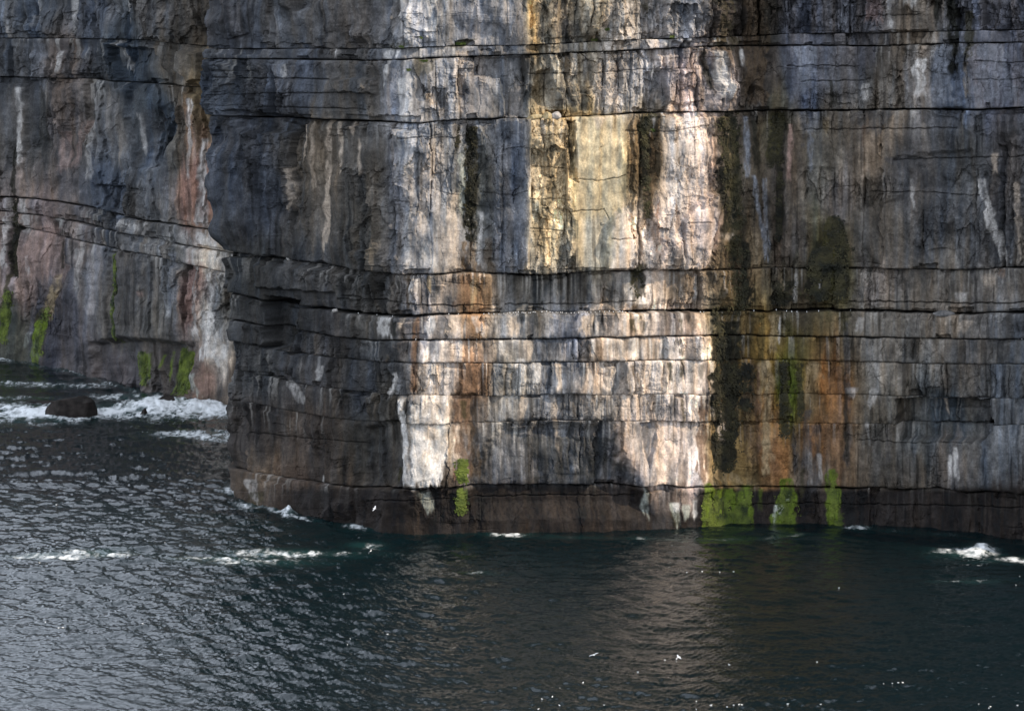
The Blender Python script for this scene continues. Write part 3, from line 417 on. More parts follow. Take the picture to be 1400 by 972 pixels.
STAMPS_MAIN = [  # polygon in photo pixels on the wall, metres proud (+) or recessed (-), edge softness px
 ([(455, 108), (516, 108), (512, 128), (470, 126)], 1.0, 1.5), ([(1225, 546), (1352, 546), (1356, 590), (1340, 604), (1232, 600)], -2.6, 2), ([(1270, 560), (1352, 560), (1352, 580), (1275, 580)], 0.5, 2),
 ([(690, 582), (826, 579), (836, 612), (862, 650), (884, 700), (640, 700), (650, 640)], -1.7, 12),
 ([(906, -30), (968, -30), (966, 48), (930, 60), (908, 52)], 1.1, 2), ([(897, 78), (931, 74), (928, 96), (898, 98)], 0.7, 1.5), ([(880, 100), (905, 96), (900, 150), (882, 150)], -0.9, 2), ([(908, 98), (960, 94), (956, 138), (940, 142), (910, 142)], 0.6, 2),
 ([(936, 305), (950, 282), (970, 264), (985, 268), (976, 330), (965, 368), (936, 368)], 1.0, 2), ([(826, 330), (838, 300), (848, 286), (857, 292), (862, 312), (872, 368), (828, 370)], 1.3, 3), ([(905, 326), (934, 325), (935, 368), (900, 368)], 0.7, 1.5),
 ([(648, 80), (718, 77), (722, 160), (690, 160), (686, 108), (650, 104)], -1.4, 2), ([(736, 100), (752, 96), (760, 140), (742, 146), (728, 130)], -1.2, 3), ([(768, -20), (790, -20), (812, 60), (800, 150), (776, 150), (764, 70)], -1.0, 4), ([(748, 60), (766, 62), (764, 120), (752, 122)], 0.8, 2),
 ([(776, 166), (786, 166), (789, 250), (778, 246)], -0.9, 1.5), ([(1168, 45), (1262, 44), (1258, 62), (1172, 62)], -0.9, 2), ([(1220, 215), (1330, 205), (1335, 262), (1225, 258)], -0.5, 4), ([(1265, 150), (1320, 148), (1312, 176), (1282, 178)], -0.7, 3), ([(1378, 150), (1420, 150), (1420, 192), (1382, 190)], -0.8, 3),
 ([(482, 343), (518, 341), (521, 372), (484, 368)], 0.7, 1.5), ([(462, 375), (510, 376), (512, 412), (462, 408)], 0.35, 1.5), ([(350, 362), (464, 370), (462, 400), (350, 392)], 0.8, 2), ([(362, 405), (410, 410), (392, 478), (362, 475)], -2.8, 2), ([(310, 150), (410, 160), (410, 182), (330, 180)], -0.9, 2),
 ([(876, 578), (899, 577), (896, 612), (888, 640), (879, 612)], -0.7, 1.5), ([(980, 150), (1010, 150), (1025, 420), (985, 420)], 0.5, 6), ([(968, 430), (1030, 430), (1036, 660), (975, 660)], -0.7, 6), ([(1100, 300), (1162, 300), (1164, 412), (1098, 412)], 0.4, 5),
 ([(1002, 95), (1015, 92), (1015, 112), (1003, 114)], 0.7, 1.5), ([(955, 66), (978, 64), (980, 140), (965, 140)], -0.5, 3), ([(545, 545), (612, 545), (606, 668), (552, 668)], 0.5, 5), ([(617, 540), (650, 540), (650, 664), (612, 664)], -0.6, 4), ([(500, 585), (545, 575), (552, 668), (500, 664)], -0.8, 4), ([(490, 470), (520, 470), (512, 660), (488, 660)], -0.4, 4),
 ([(1035, 150), (1075, 150), (1070, 365), (1040, 365)], -0.8, 3), ([(1296, -30), (1312, -30), (1312, 110), (1300, 110)], -0.7, 2)]
STAMPS_LEFT = [([(150, 64), (207, 68), (228, 112), (160, 116)], -1.6, 2), ([(170, 112), (250, 118), (230, 180), (215, 230), (190, 230), (168, 150)], -1.0, 3), ([(244, 70), (278, 72), (280, 108), (262, 112), (246, 96)], 1.4, 2), ([(30, 110), (54, 108), (50, 205), (30, 205)], -1.0, 3), ([(118, 106), (135, 106), (126, 160), (116, 200)], -0.9, 2),
 ([(125, 252), (176, 256), (172, 292), (128, 280)], -0.9, 2), ([(125, 470), (170, 462), (260, 472), (256, 545), (130, 530)], -1.6, 5), ([(70, 120), (100, 120), (84, 240), (70, 260)], 0.6, 3), ([(255, 125), (275, 132), (272, 310), (255, 305)], 0.5, 2), ([(160, 298), (208, 302), (208, 326), (162, 318)], 0.6, 2), ([(10, 270), (24, 270), (22, 380), (12, 380)], -0.8, 2), ([(76, 296), (86, 296), (84, 380), (76, 380)], -0.6, 2), ([(152, 345), (162, 345), (160, 470), (152, 470)], -0.5, 2)]

CRACKS = [([(785, 246), (825, 247), (856, 240)], .3), ([(778, 290), (810, 288), (826, 286), (834, 302)], .35), ([(728, 186), (775, 184)], .25), ([(728, 228), (780, 232)], .3), ([(724, 272), (780, 274)], .25), ([(724, 312), (776, 318)], .3),
 ([(290, 105), (350, 107), (410, 108), (460, 110)], .35), ([(290, 130), (340, 128), (400, 128), (470, 128)], .3), ([(350, 146), (430, 148), (500, 150)], .3), ([(545, 190), (600, 186)], .3), ([(580, 190), (640, 188)], .3), ([(660, 262), (700, 268), (722, 262)], .25), ([(350, 198), (375, 198)], .3), ([(540, 274), (560, 278)], .3),
 ([(810, 100), (870, 96), (920, 94), (960, 95)], .35), ([(720, 101), (760, 101), (800, 101)], .35), ([(855, 180), (925, 180), (972, 172)], .3), ([(835, 326), (870, 326)], .3), ([(938, 306), (970, 304)], .3), ([(1075, 91), (1130, 90), (1170, 91)], .35), ([(1095, 112), (1175, 110), (1190, 108)], .3), ([(1170, 22), (1260, 20)], .35), ([(1335, 84), (1400, 86)], .3), ([(1330, 110), (1400, 108)], .3),
 ([(1100, 178), (1180, 176), (1310, 175)], .35), ([(1190, 262), (1260, 262), (1340, 268)], .3), ([(1220, 218), (1330, 216), (1400, 214)], .3), ([(1160, 412), (1250, 413), (1330, 415), (1400, 414)], .5), ([(690, 416), (800, 416), (870, 412)], .4), ([(470, 404), (560, 416), (620, 418), (680, 417)], .4), ([(1170, 600), (1230, 604), (1330, 606)], .25), ([(340, 590), (420, 600), (500, 606)], .2), ([(1000, 690), (1100, 688), (1250, 690), (1400, 694)], .3), ([(500, 684), (640, 682), (870, 680)], .3)]
class Cliff: pass
def smooth1(a, k):
    if k < 2: return a
    w = np.hanning(k + 2)[1:-1]; w /= w.sum(); p = np.pad(a, (k, k), mode='edge'); return np.convolve(p, w, 'same')[k:-k]
def build_cliff(name, plan, steps, beds, cps, marks, stamps, zone_fn, top_z, vis, seed, round_m=3.0, colh=1.1):
    """plan: xy points; steps: sampling step per segment; beds: list of (top line, bottom line, offset profile, gap px top, block width px, amp)"""
    C = Cliff(); C.beds = []
    # dense even polyline, smoothed, then sampled with the wanted steps
    pts = np.array(plan, float); seg = np.hypot(*np.diff(pts, axis=0).T); S = np.concatenate([[0], np.cumsum(seg)])
    fs = np.arange(0, S[-1], 0.25); fx = np.interp(fs, S, pts[:, 0]); fy = np.interp(fs, S, pts[:, 1])
    k = int(round_m / 0.25); fx = smooth1(fx, k); fy = smooth1(fy, k)
    tx = smooth1(np.gradient(fx), 30); ty = smooth1(np.gradient(fy), 30); ln = np.hypot(tx, ty); nx, ny = ty / ln, -tx / ln     # outward (towards the sea)
    ss = [0.0]
    while ss[-1] < fs[-1]:
        i = min(np.searchsorted(S, ss[-1] + 1e-6) - 1, len(steps) - 1); ss.append(ss[-1] + steps[max(i, 0)])
    ss = np.array(ss[:-1]); X = np.interp(ss, fs, fx); Y = np.interp(ss, fs, fy); NX = np.interp(ss, fs, nx); NY = np.interp(ss, fs, ny)
    pxm, _ = project(X, Y, np.full_like(X, 45.0))
    # hidden and off-frame stretches take the bed lines of the nearest visible point
    C.ss, C.X, C.Y, C.NX, C.NY, C.pxm = ss, X, Y, NX, NY, pxm
    i0 = int(np.argmin(np.where((pxm > vis[0] - 40) & (pxm < vis[1] + 40), pxm, 9e9))) if vis[2] else 0
    pxl = pxm.copy()
    if vis[2]: pxl[:i0] = pxm[i0]
    C.i0 = i0
    # parent core, dark shale behind the joints, with the turf top
    off = -8.0
    ZC = np.array([-6.0, top_z * 0.25, top_z * 0.5, top_z * 0.75, top_z - 0.5])
    sub = np.unique(np.concatenate([np.arange(0, len(ss), 12), [len(ss) - 1]]))
    Pc = np.stack([np.broadcast_to((X + NX * off)[sub], (len(ZC), len(sub))), np.broadcast_to((Y + NY * off)[sub], (len(ZC), len(sub))), np.broadcast_to(ZC[:, None], (len(ZC), len(sub)))], -1)
    core = mesh_grid(name, Pc, None, SHALE, None, True); core['kind'] = 'structure'; C.obj = core
    rb = np.random.RandomState(seed)
    def linez(pts_, Yd):
        return z_at(Yd, line(pts_, pxl))
    nb = len(beds)
    for bi, (ltop, lbot, prof, gap, bw, amp) in enumerate(beds):
        d0 = np.interp(pxl, [p[0] for p in prof], [p[1] for p in prof])
        Yd = Y + NY * d0
        # bed tops slope by real heights: line pixels are read on the displaced face
        zt = linez(ltop, Yd) if ltop is not None else np.full(len(ss), top_z)
        zb = linez(lbot, Yd) if lbot is not None else np.full(len(ss), -3.0)
        if vis[2]:
            zt = np.where(np.arange(len(ss)) < i0, zt[i0], zt); zb = np.where(np.arange(len(ss)) < i0, zb[i0], zb)
        offr = pxm > vis[1] + 10
        if offr.any():
            j = np.where(~offr)[0].max(); zt = np.where(offr, zt[j], zt); zb = np.where(offr, zb[j], zb)
        if lbot is None: zb = np.full(len(ss), -3.0)
        mpp = 0.125 * Yd / 425.0
        gp = gap * (0.35 + 1.3 * fbm(pxl / 22, pxl * 0 + bi, 51, 3)) * sstep(0.15, 0.45, vn(pxl / 60, pxl * 0 + 3 * bi, 53) + 0.25)
        zt = zt - gp * mpp + (fbm(pxl / 9, pxl * 0 + bi, 57, 3) - 0.5) * (0.1 + 0.09 * min(gap, 2.0))
        zb = zb + (fbm(pxl / 7, pxl * 0 + bi + 40, 59, 3) - 0.5) * 0.14
        zt = np.maximum(zt, zb + 0.4)
        if ltop is None:      # the top bed: fine where it shows, coarse above
            zvis = z_at(Y.mean(), -14.0)
            tv = np.concatenate([np.linspace(0, 1, max(4, int(abs(line(lbot, 700) + 14) / colh)))])
            zz = zb[None, :] + (zvis - zb)[None, :] * tv[:, None]
            ex = np.linspace(0, 1, 14)[1:, None]; zz = np.concatenate([zz, zvis + (top_z - zvis) * ex + 0 * zb[None, :]])
        else:
            vis_i = (pxm > vis[0]) & (pxm < vis[1])
            hp = ((zt - zb) / mpp)[vis_i].mean() if vis_i.any() else 30
            nv = max(5, int(hp / colh)); tv = np.linspace(0, 1, nv); zz = zb[None, :] + (zt - zb)[None, :] * tv[:, None]
        Xg = np.broadcast_to(X, zz.shape); Yg = np.broadcast_to(Y, zz.shape)
        PXg, PYg = project(Xg + NX * d0, Yg + NY * d0, zz)
        if vis[2]:
            PXg = PXg.copy(); PXg[:, :i0] = PXg[:, i0:i0 + 1] - (np.arange(i0)[::-1] + 1)[None, :] * 6.0
        topd = np.clip((zt[None, :] - zz) / mpp, 0, 400); botd = np.clip((zz - zb[None, :]) / mpp, 0, 400)
        # relief: jointed pillars, blocks, undulation
        lit, blocky = zone_fn(PXg, PYg)
        RG = 0.22 + 1.0 * sstep(0.47, 0.63, fbm(PXg / 75, PYg / 55, seed + 41 + bi, 3))
        RG = np.where((PXg > 727) & (PXg < 783) & (PYg > 160) & (PYg < 372), 1.3, RG); RG = np.where((PXg > 787) & (PXg < 856) & (PYg > 160) & (PYg < 366), 0.1, RG); RG = np.where((PXg > 725) & (PXg < 1000) & (PYg < 160), np.maximum(RG, 0.9), RG)
        q = PXg + 9 * (fbm(PXg / 30, PYg / 45, seed + bi, 2) - 0.5) + 4 * (vn(PXg / 9, PYg / 16, seed + bi + 3) - 0.5)
        D = np.broadcast_to(d0, zz.shape).copy()
        jm = np.zeros(zz.shape, np.float32)
        for (wd, am, sd_) in ((bw * 1.5, 1.0, 0), (bw * 0.5, 0.36, 7)):
            r2 = np.random.RandomState(seed * 13 + bi * 5 + sd_)
            qmin, qmax = float(q.min()), float(q.max())
            bnd = [qmin - 5]
            while bnd[-1] < qmax + 5: bnd.append(bnd[-1] + wd * (0.35 + r2.exponential(0.75)))
            bnd = np.array(bnd); n_ = len(bnd)
            # blocks: split every pillar by cross joints
            ci = np.clip(np.searchsorted(bnd, q) - 1, 0, n_ - 2); wdt = bnd[ci + 1] - bnd[ci]; u = (q - bnd[ci]) / wdt
            hb = (wd * (1.2 + 2.2 * r2.rand(n_)))[ci]; ph = r2.rand(n_)[ci]
            row = np.floor(PYg / hb + ph + 0.25 * (vn(PXg / 14, PYg / 30, 5) - 0.5)); v = PYg / hb + ph - row
            rv = _TAB[(ci * 7 + sd_ * 31 + bi * 13) & 511, (row.astype(np.int64) * 11 + 5) & 511]
            a_i = r2.normal(0, 1, n_)[ci]; tl = r2.normal(0, 1, n_)[ci]; rd = r2.rand(n_)[ci]
            edge = np.minimum(u, 1 - u) * wdt
            D += RG * am * amp * (0.28 * a_i + 0.42 * tl * (u - 0.5) * np.minimum(wdt / 14, 1.5) - 0.35 * rd * (2 * u - 1) ** 2)
            D += RG * am * amp * blocky * (1.15 * (rv - 0.5) + 0.5 * (rv * 7 % 1 - 0.5) * (v - 0.5))
            gr = RG * np.exp(-(edge / 1.3) ** 2); D -= am * amp * 0.22 * gr
            jm -= 0.3 * am * gr * (0.4 + 0.6 * blocky)
            gh = np.exp(-(np.minimum(v, 1 - v) * hb / 0.9) ** 2) * RG * blocky * sstep(0.35, 0.6, rv); D -= am * amp * 0.10 * gh; jm -= 0.2 * am * gh
        # flutes running down the face and rough undulation
        D += amp * (0.5 * (fbm(PXg / 11, PYg / 50, seed + bi + 61, 3) - 0.5) + 2.2 * (fbm(PXg / 28, PYg / 40, seed + 65, 3) - 0.5) + 0.5 * RG * (fbm(PXg / 5, PYg / 7, seed + 69, 3, 0.6) - 0.5))
        r3_ = np.random.RandomState(seed * 31 + bi)
        def steps_along(w_lo, w_hi, vals, k_):
            b_ = [float(q.min()) - 50]
            while b_[-1] < float(q.max()) + 50: b_.append(b_[-1] + r3_.uniform(w_lo, w_hi))
            b_ = np.array(b_); v_ = vals(len(b_)); c_ = np.clip(np.searchsorted(b_, q + k_ * (vn(PXg / 5, PYg / 6, seed + 97) - 0.5)) - 1, 0, len(b_) - 1); return v_[c_], c_, b_
        so, _, _ = steps_along(22, 95, lambda n_: r3_.normal(0, 0.42, n_), 6); D += so * np.clip(amp * 1.4, 0.5, 1.2) * np.clip(RG + 0.45, 0.3, 1)
        for edge_d, prob in ((topd, 0.36 if bi < 6 else 0.1), (botd, 0.3 if bi < 5 else 0.06)):
            nh, ci_, b_ = steps_along(7, 34, lambda n_: np.where(r3_.rand(n_) < prob, r3_.uniform(2.0, 9.0, n_), 0.0), 4)
            dpth = _TAB[(ci_ * 3 + bi) & 511, (ci_ * 5) & 511] * 0.9 + 0.35
            D -= dpth * sstep(nh + 0.8, nh - 0.8, edge_d + 2.5 * (vn(PXg / 5, PYg / 4, seed + 99) - 0.5)) * (nh > 0)
        if bi > 0 or True:
            pr = np.exp(-(np.maximum(PXg - 300, 0) / 34) ** 2) * (1.0 if vis[2] else 0.0)
            D += pr * (2.4 * (fbm(PYg / 26, PXg / 30, seed + 95, 2, 0.4) - 0.5) - 2.6 * sstep(300, 345, PYg) * (PYg < 352))
        # broken angular facets
        fz = np.clip(0.45 + 0.8 * blocky, 0.2, 1.5) * amp * 1.25
        wx = PXg + 7 * (fbm(PXg / 12, PYg / 14, seed + 63, 3) - 0.5); wy = PYg + 14 * (fbm(PXg / 13, PYg / 17, seed + 64, 3) - 0.5)
        for (cw, ch, am, sd_) in ((34, 60, 1.0, 1), (13, 26, 0.5, 2), (6, 9, 0.22, 3)):
            r1, r2, r3, bx, by, eg = facets(wx / cw, wy / ch, seed + sd_ * 9 + bi)
            D += RG * am * fz * (0.55 * r1 + 1.5 * r2 * bx + 1.1 * r3 * by)
            jm += am * (0.2 + 0.3 * RG) * r3 - 0.2 * RG * am * np.exp(-(eg / 0.07) ** 2)
        D += 2.4 * (fbm(PXg / 34, PYg / 55, seed + 67, 3) - 0.5) * np.exp(-((PXg - 548) / 45) ** 2)
        # thin bedding cracks inside the bed
        wob = PYg + 5 * (fbm(PXg / 40, PYg / 200, seed + 71, 2) - 0.5)
        lam = wob / 17.0 + 3.5 * vn(PXg / 160, wob / 40, seed + 73); fr = np.abs(lam - np.round(lam)) * 13
        crack = np.exp(-(fr / 0.9) ** 2) * sstep(0.7, 0.86, vn(PXg / 45, np.round(lam) * 7.7, seed + 75))
        crack = crack * np.minimum(RG, 1); D -= 0.18 * crack; jm -= 0.3 * crack
        D += 0.12 * blocky * (vn(PXg / 55 + np.round(lam + 0.5) * 3.1, np.floor(lam) * 5.3, seed + 77) - 0.5)
        for (pl_, dep) in (CRACKS if vis[2] else []):
            xs = [p[0] for p in pl_]; sel = (PXg > xs[0]) & (PXg < xs[-1])
            if not sel.any(): continue
            yy = np.interp(PXg, xs, [p[1] for p in pl_]) + 2.5 * (vn(PXg / 7, PXg * 0, 55) - 0.5); k_ = np.exp(-((PYg - yy) / 0.8) ** 2) * sel
            D -= dep * k_; jm -= 0.7 * k_
        for (poly, hgt, sf) in stamps:
            wpx = PXg + 7 * (fbm(PXg / 9, PYg / 12, 81, 3) - 0.5); wpy = PYg + 6 * (fbm(PXg / 7, PYg / 6, 85, 3) - 0.5)
            pm = poly_mask(wpx, wpy, poly, sf)
            if pm is not None: D += 1.4 * hgt * pm
        # worn lips of the beds
        lp = 0.35 + 0.65 * min(1.0, gap / 2.0)
        D -= lp * 0.45 * np.exp(-topd / 1.2) * (0.3 + vn(PXg / 8, PXg * 0 + bi, 87)) + lp * 0.3 * np.exp(-botd / 1.0) * (0.3 + vn(PXg / 8, PXg * 0 + bi + 9, 87))
        offm = np.clip(np.maximum(np.maximum(pxm - vis[1] - 15, 0), (vis[0] - pxm) if not vis[2] else 0) / 40, 0, 1)
        D = D * (1 - offm[None, :]) + (d0 + amp * 2.0 * (fbm(Yg / 9.0 + Xg / 9.0, zz / 12.0, seed + 91, 3) - 0.5)) * offm[None, :]
        P = np.stack([Xg + NX * D, Yg + NY * D, zz], -1)
        pcx, pcy = PXg, PYg
        col = paint(pcx, pcy, cps, marks, 100 + seed * 7 + bi * 23, lit, jm, topd)
        wet = sstep(655, 675, PYg) if cps is CPM else sstep(440, 480, PYg)
        rgba = np.concatenate([col, np.clip(wet + 0.0, 0, 1)[..., None]], -1)
        inb = P[:1].copy(); inb[0, :, 0] = X + NX * -8.5; inb[0, :, 1] = Y + NY * -8.5
        int_ = P[-1:].copy(); int_[0, :, 0] = X + NX * -8.5; int_[0, :, 1] = Y + NY * -8.5
        dk = np.concatenate([np.full((1, len(ss), 3), 0.05), np.zeros((1, len(ss), 1))], -1)
        PP = np.concatenate([inb, P[:1], P, P[-1:], int_]); CC = np.concatenate([dk, rgba[:1], rgba, rgba[-1:], dk])
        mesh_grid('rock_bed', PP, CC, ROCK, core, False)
        C.beds.append((PXg, PYg, P, zt))
    # turf on the plateau
    tp = C.beds[0][2][-1]; back = np.stack([X + NX * -400 + 0, Y + 700 + 0 * Y, np.full(len(X), top_z + 12.0)], -1)
    mid = tp * 0.9 + back * 0.1; mid[:, 2] = top_z + 2
    t = mesh_grid('turf', np.stack([tp + np.array([0, 0, -0.05]), mid, back]), None, TURF, core, True)
    return C
def on_cliff(C, px, py):
    """world point on the built face, outward normal, for a pixel"""
    best = None
    for (PXg, PYg, P, zt) in C.beds:
        lo = C.i0
        row = PXg[PXg.shape[0] // 2, lo:]
        c = lo + int(np.argmin(np.abs(row - px)))
        colpy = PYg[:, c]; r = int(np.argmin(np.abs(colpy - py))); c = lo + int(np.argmin(np.abs(PXg[r, lo:] - px)))
        e = abs(PYg[r, c] - py) + abs(PXg[r, c] - px)
        if best is None or e < best[0]: best = (e, P[r, c], c)
    return best[1], np.array([C.NX[best[2]], C.NY[best[2]], 0.0])

def at_mid(px, Y):
    zc = Y * CP_ + 45 * SP_; return ((px - 700) / F * zc, Y)
plan_main = [(-60, 640), (-52, 560), (-50, 490), at_mid(312, 464)] + [at_mid(*p) for p in [(335, 452), (400, 441), (470, 430), (530, 422.5), (560, 420), (700, 421), (860, 423.5), (975, 427), (1010, 430), (1170, 428.5), (1240, 426), (1330, 421.5), (1420, 415)]] + [(97, 404), (104, 395), (112, 390), (150, 371), (230, 345), (420, 320)]  # unseen nose at the right end, shaped to cast the shadow edge
steps_main = [8, 6, 3, .4] + [.24, .2, .2, .17, .145, .145, .145, .145, .145, .145, .145, .145] + [1.0, 2, 2, 4, 8, 12]
LN = LINES
def zone_main(px, py):
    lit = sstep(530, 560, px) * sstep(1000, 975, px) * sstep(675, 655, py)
    blocky = 0.45 + 0.5 * sstep(160, 120, py) * sstep(560, 600, px) + 0.4 * sstep(540, 500, px)
    blocky = np.where((px > 725) & (px < 800) & (py > 160) & (py < 370), 1.1, blocky)
    blocky = np.where((px > 790) & (px < 860) & (py > 160) & (py < 370), 0.1, blocky)
    blocky = np.where((py > 425) & (py < 660) & (px > 540), 0.25, blocky)
    return lit, np.clip(blocky, 0.1, 1.2)
beds_main = [
 (None, LN['A1'], [(300, 4.0), (420, 0.8), (540, 0.3), (600, -0.2), (660, -1.0), (720, 0.2), (760, 0.8), (860, 0.2), (880, -0.6), (900, 0.4), (990, -0.4), (1010, -1.2), (1060, -1.0), (1075, 0.2), (1400, 0.2)], 0, 26, 1.35),
 (LN['A1'], LN['A2'], [(300, 4.4), (420, 1.0), (540, 0.3), (660, -0.8), (720, 0.4), (860, 0.2), (990, -0.4), (1020, -1.0), (1065, 0.0), (1400, 0.3)], 1.2, 22, 0.55),
 (LN['A2'], LN['B'], [(300, 4.8), (420, 1.2), (530, 0.6), (560, 0.4), (620, -0.6), (690, -1.8), (725, -0.8), (830, -0.3), (875, -0.2), (882, -1.2), (900, -0.4), (990, -0.6), (1020, -1.4), (1070, -0.6), (1085, 0.4), (1400, 0.6)], 1.8, 24, 1.1),
 (LN['B'], LN['C'], [(300, 4.4), (420, 0.5), (530, 0.1), (560, 0.5), (592, 1.2), (640, -1.6), (662, -2.6), (722, 2.0), (730, 2.1), (845, 1.4), (862, 0.5), (876, -0.4), (892, -0.2), (900, 0.5), (965, 0.1), (985, -0.4), (1030, -0.8), (1080, -0.6), (1100, 0.1), (1400, 0.2)], 2.2, 26, 0.85),
 (LN['C'], LN['D'], [(312, 0.8), (420, 0.8), (530, 0.0), (600, 0.0), (668, -0.8), (690, -3.4), (815, -3.2), (862, -0.6), (960, -0.3), (1400, -0.2)], 1.6, 16, 0.8),
 (LN['D'], LN['E'], [(312, 0.4), (420, 1.0), (500, 0.8), (560, 0.9), (960, 0.8), (1000, 0.3), (1400, 0.5)], 4.0, 13, 0.65),
 (LN['E'], LN['F'], [(312, 0.2), (420, 0.7), (560, 0.7), (960, 0.6), (1000, 0.2), (1400, 0.4)], 1.9, 12, 0.6),
 (LN['F'], LN['G'], [(312, 0.0), (420, 0.5), (560, 0.6), (960, 0.5), (1000, 0.1), (1400, 0.3)], 0.8, 13, 0.6),
 (LN['G'], LN['H'], [(312, 0.0), (420, 0.4), (560, 0.5), (960, 0.5), (1000, 0.0), (1400, 0.1)], 0.35, 14, 0.6),
 (LN['H'], LN['I'], [(312, 0.2), (420, 0.4), (560, 0.4), (700, 0.2), (960, 0.5), (1000, 0.0), (1400, 0.0)], 0.3, 18, 0.65),
 (LN['I'], None, [(312, 1.2), (380, 2.2), (470, 0.8), (560, -0.1), (870, -0.2), (960, 0.0), (1050, -0.3), (1400, -0.4)], 2.0, 26, 0.5)]
MAIN = build_cliff('cliff', plan_main, steps_main, beds_main, CPM, STAIN_SHADE_MAIN, STAMPS_MAIN, zone_main, 185.0, (306, 1412, True), 3)

LL = dict(L1=[(0, 52), (100, 52), (200, 54), (260, 60), (330, 66)], L2=[(0, 104), (60, 106), (120, 107), (180, 113), (250, 117), (330, 124)],
 L3=[(0, 268), (40, 270), (85, 275), (130, 283), (170, 295), (220, 303), (260, 309), (330, 320)], L4=[(0, 288), (35, 292), (90, 300), (140, 312), (200, 323), (250, 335), (330, 348)],
 L5=[(0, 306), (60, 318), (120, 331), (165, 341), (200, 347), (250, 360), (330, 378)])
wl = [ground(*p) for p in LINE_WL]
plan_left = [(-420, 900), (-240, 770)] + wl + [(-50, 556), (0, 552)]
steps_left = [10, 2] + [.22] * 6 + [0.5, 4]
def zone_left(px, py): return 0.15 + 0.35 * sstep(240, 300, px), 0.7 + 0 * px
beds_left = [
 (None, LL['L1'], [(0, 0.3), (330, 0.6)], 0, 26, 1.1), (LL['L1'], LL['L2'], [(0, 0), (150, 0), (330, 0.4)], 1.2, 24, 1.0), (LL['L2'], LL['L3'], [(0, 0.4), (330, 0.3)], 1.2, 26, 1.0),
 (LL['L3'], LL['L4'], [(0, 0.2), (330, 0.0)], 2.6, 22, 0.7), (LL['L4'], LL['L5'], [(0, 0.2), (330, -0.1)], 1.6, 22, 0.6), (LL['L5'], None, [(0, 0.0), (330, 0.0)], 1.4, 28, 1.0)]
LEFT = build_cliff('cliff', plan_left, steps_left, beds_left, CPL, STAIN_LEFT, STAMPS_LEFT, zone_left, 96.5, (-30, 330, False), 9)
MAIN.obj['label'] = 'tall layered headland with pale sunlit streaks'; LEFT.obj['label'] = 'grey shaded cliff of the cove behind the headland'

# ------------------------------------------------------------------ moss, algae, grass on the rock
def moss(C, strokes, mat, name, label, cat, density, size, seed, group=None, droop=0.6, gaps=True):
    r = random.Random(seed); V = []; Fc = []
    for (x0, y0, x1, y1, w0, w1) in strokes:
        n = int(abs(y1 - y0) * (w0 + w1) * density)
        for _ in range(n):
            t = r.random(); w = w0 + (w1 - w0) * t
            px = x0 + (x1 - x0) * t + r.gauss(0, 0.55) * w; py = y0 + (y1 - y0) * t + r.uniform(-3, 3)
            if gaps and 'algae' in name and (t < 0.45 * vn(px / 4.0, 0.0, 94) or abs(r.gauss(0, 1)) > 1.8): continue
            if gaps and fbm(px / 7.0, py / 9.0, 93, 3) < (0.43 if 'moss' in name else 0.38): continue
            p, nrm = on_cliff(C, px, py)
            s = size * r.uniform(0.5, 1.5)
            tan = np.array([-nrm[1], nrm[0], 0])
            for q in range(3):
                fl = 0.45 if 'algae' in name else 1.0; a = r.uniform(-1, 1); c = p + tan * r.uniform(-s, s) + nrm * r.uniform(-0.03, 0.04) + np.array([0, 0, r.uniform(-s, s)])
                tip = c + nrm * s * fl * r.uniform(0.25, 0.7) + tan * a * s * 0.6 + np.array([0, 0, -droop * s * r.uniform(0.6, 1.8)])
                e = tan * s * 0.4 + np.array([0, 0, 1]) * s * 0.2 * a
                i = len(V); V += [c - e, c + e, (c + tip) / 2 + e * 0.8 + nrm * s * 0.15, tip, (c + tip) / 2 - e * 0.8 + nrm * s * 0.15]
                Fc += [(i, i + 1, i + 2, i + 4), (i + 4, i + 2, i + 3)]
    if not V: return
    o = mesh_raw(name, V, Fc, mat); tag(o, label, cat, group); return o
GA, GM, GG = 'green algae curtains at the foot of the cliffs', 'moss hanging down the rock', 'grass tufts on the ledges'
moss(MAIN, [(967, 660, 971, 739, 4, 8), (988, 668, 988, 740, 9, 13), (1006, 672, 1006, 738, 5, 10), (1021, 664, 1018, 722, 6, 9)], ALGAE, 'algae_curtain', 'wide bright green algae curtain at the waterline below the black mossy seep', 'algae', .9, .22, 1, GA)
moss(MAIN, [(1074, 654, 1074, 736, 8, 14)], ALGAE, 'algae_curtain', 'light green algae patch with a whitish middle at the foot of the orange stained rock', 'algae', .75, .2, 2, GA)
moss(MAIN, [(1138, 642, 1143, 728, 5, 9)], ALGAE, 'algae_curtain', 'narrow dark green algae strip at the waterline beside the grey rock', 'algae', .8, .2, 3, GA)
moss(MAIN, [(631, 671, 630, 698, 5, 4)], ALGAE, 'algae_curtain', 'small yellow green algae patch on the dark tidal band below the rust streak', 'algae', 1.0, .36, 4, GA, gaps=False)
moss(MAIN, [(633, 632, 632, 658, 5, 4)], ALGAE, 'algae_curtain', 'small green algae patch at the lower end of the rust streak', 'algae', 1.1, .38, 41, GA, gaps=False)
moss(LEFT, [(66, 415, 54, 440, 6, 7), (54, 440, 48, 496, 7, 5)], ALGAE, 'algae_curtain', 'green algae tongue running down below a rusty streak on the cove cliff', 'algae', .5, .36, 5, GA)
moss(LEFT, [(12, 400, 6, 430, 5, 7), (6, 425, 2, 468, 6, 4)], ALGAE, 'algae_curtain', 'olive green algae below the long black seep on the cove cliff', 'algae', .6, .4, 6, GA, gaps=False)
moss(LEFT, [(187, 484, 187, 525, 4, 3.5)], ALGAE, 'algae_curtain', 'short broad green algae curtain above the surf', 'algae', 1.0, .42, 7, GA, gaps=False)
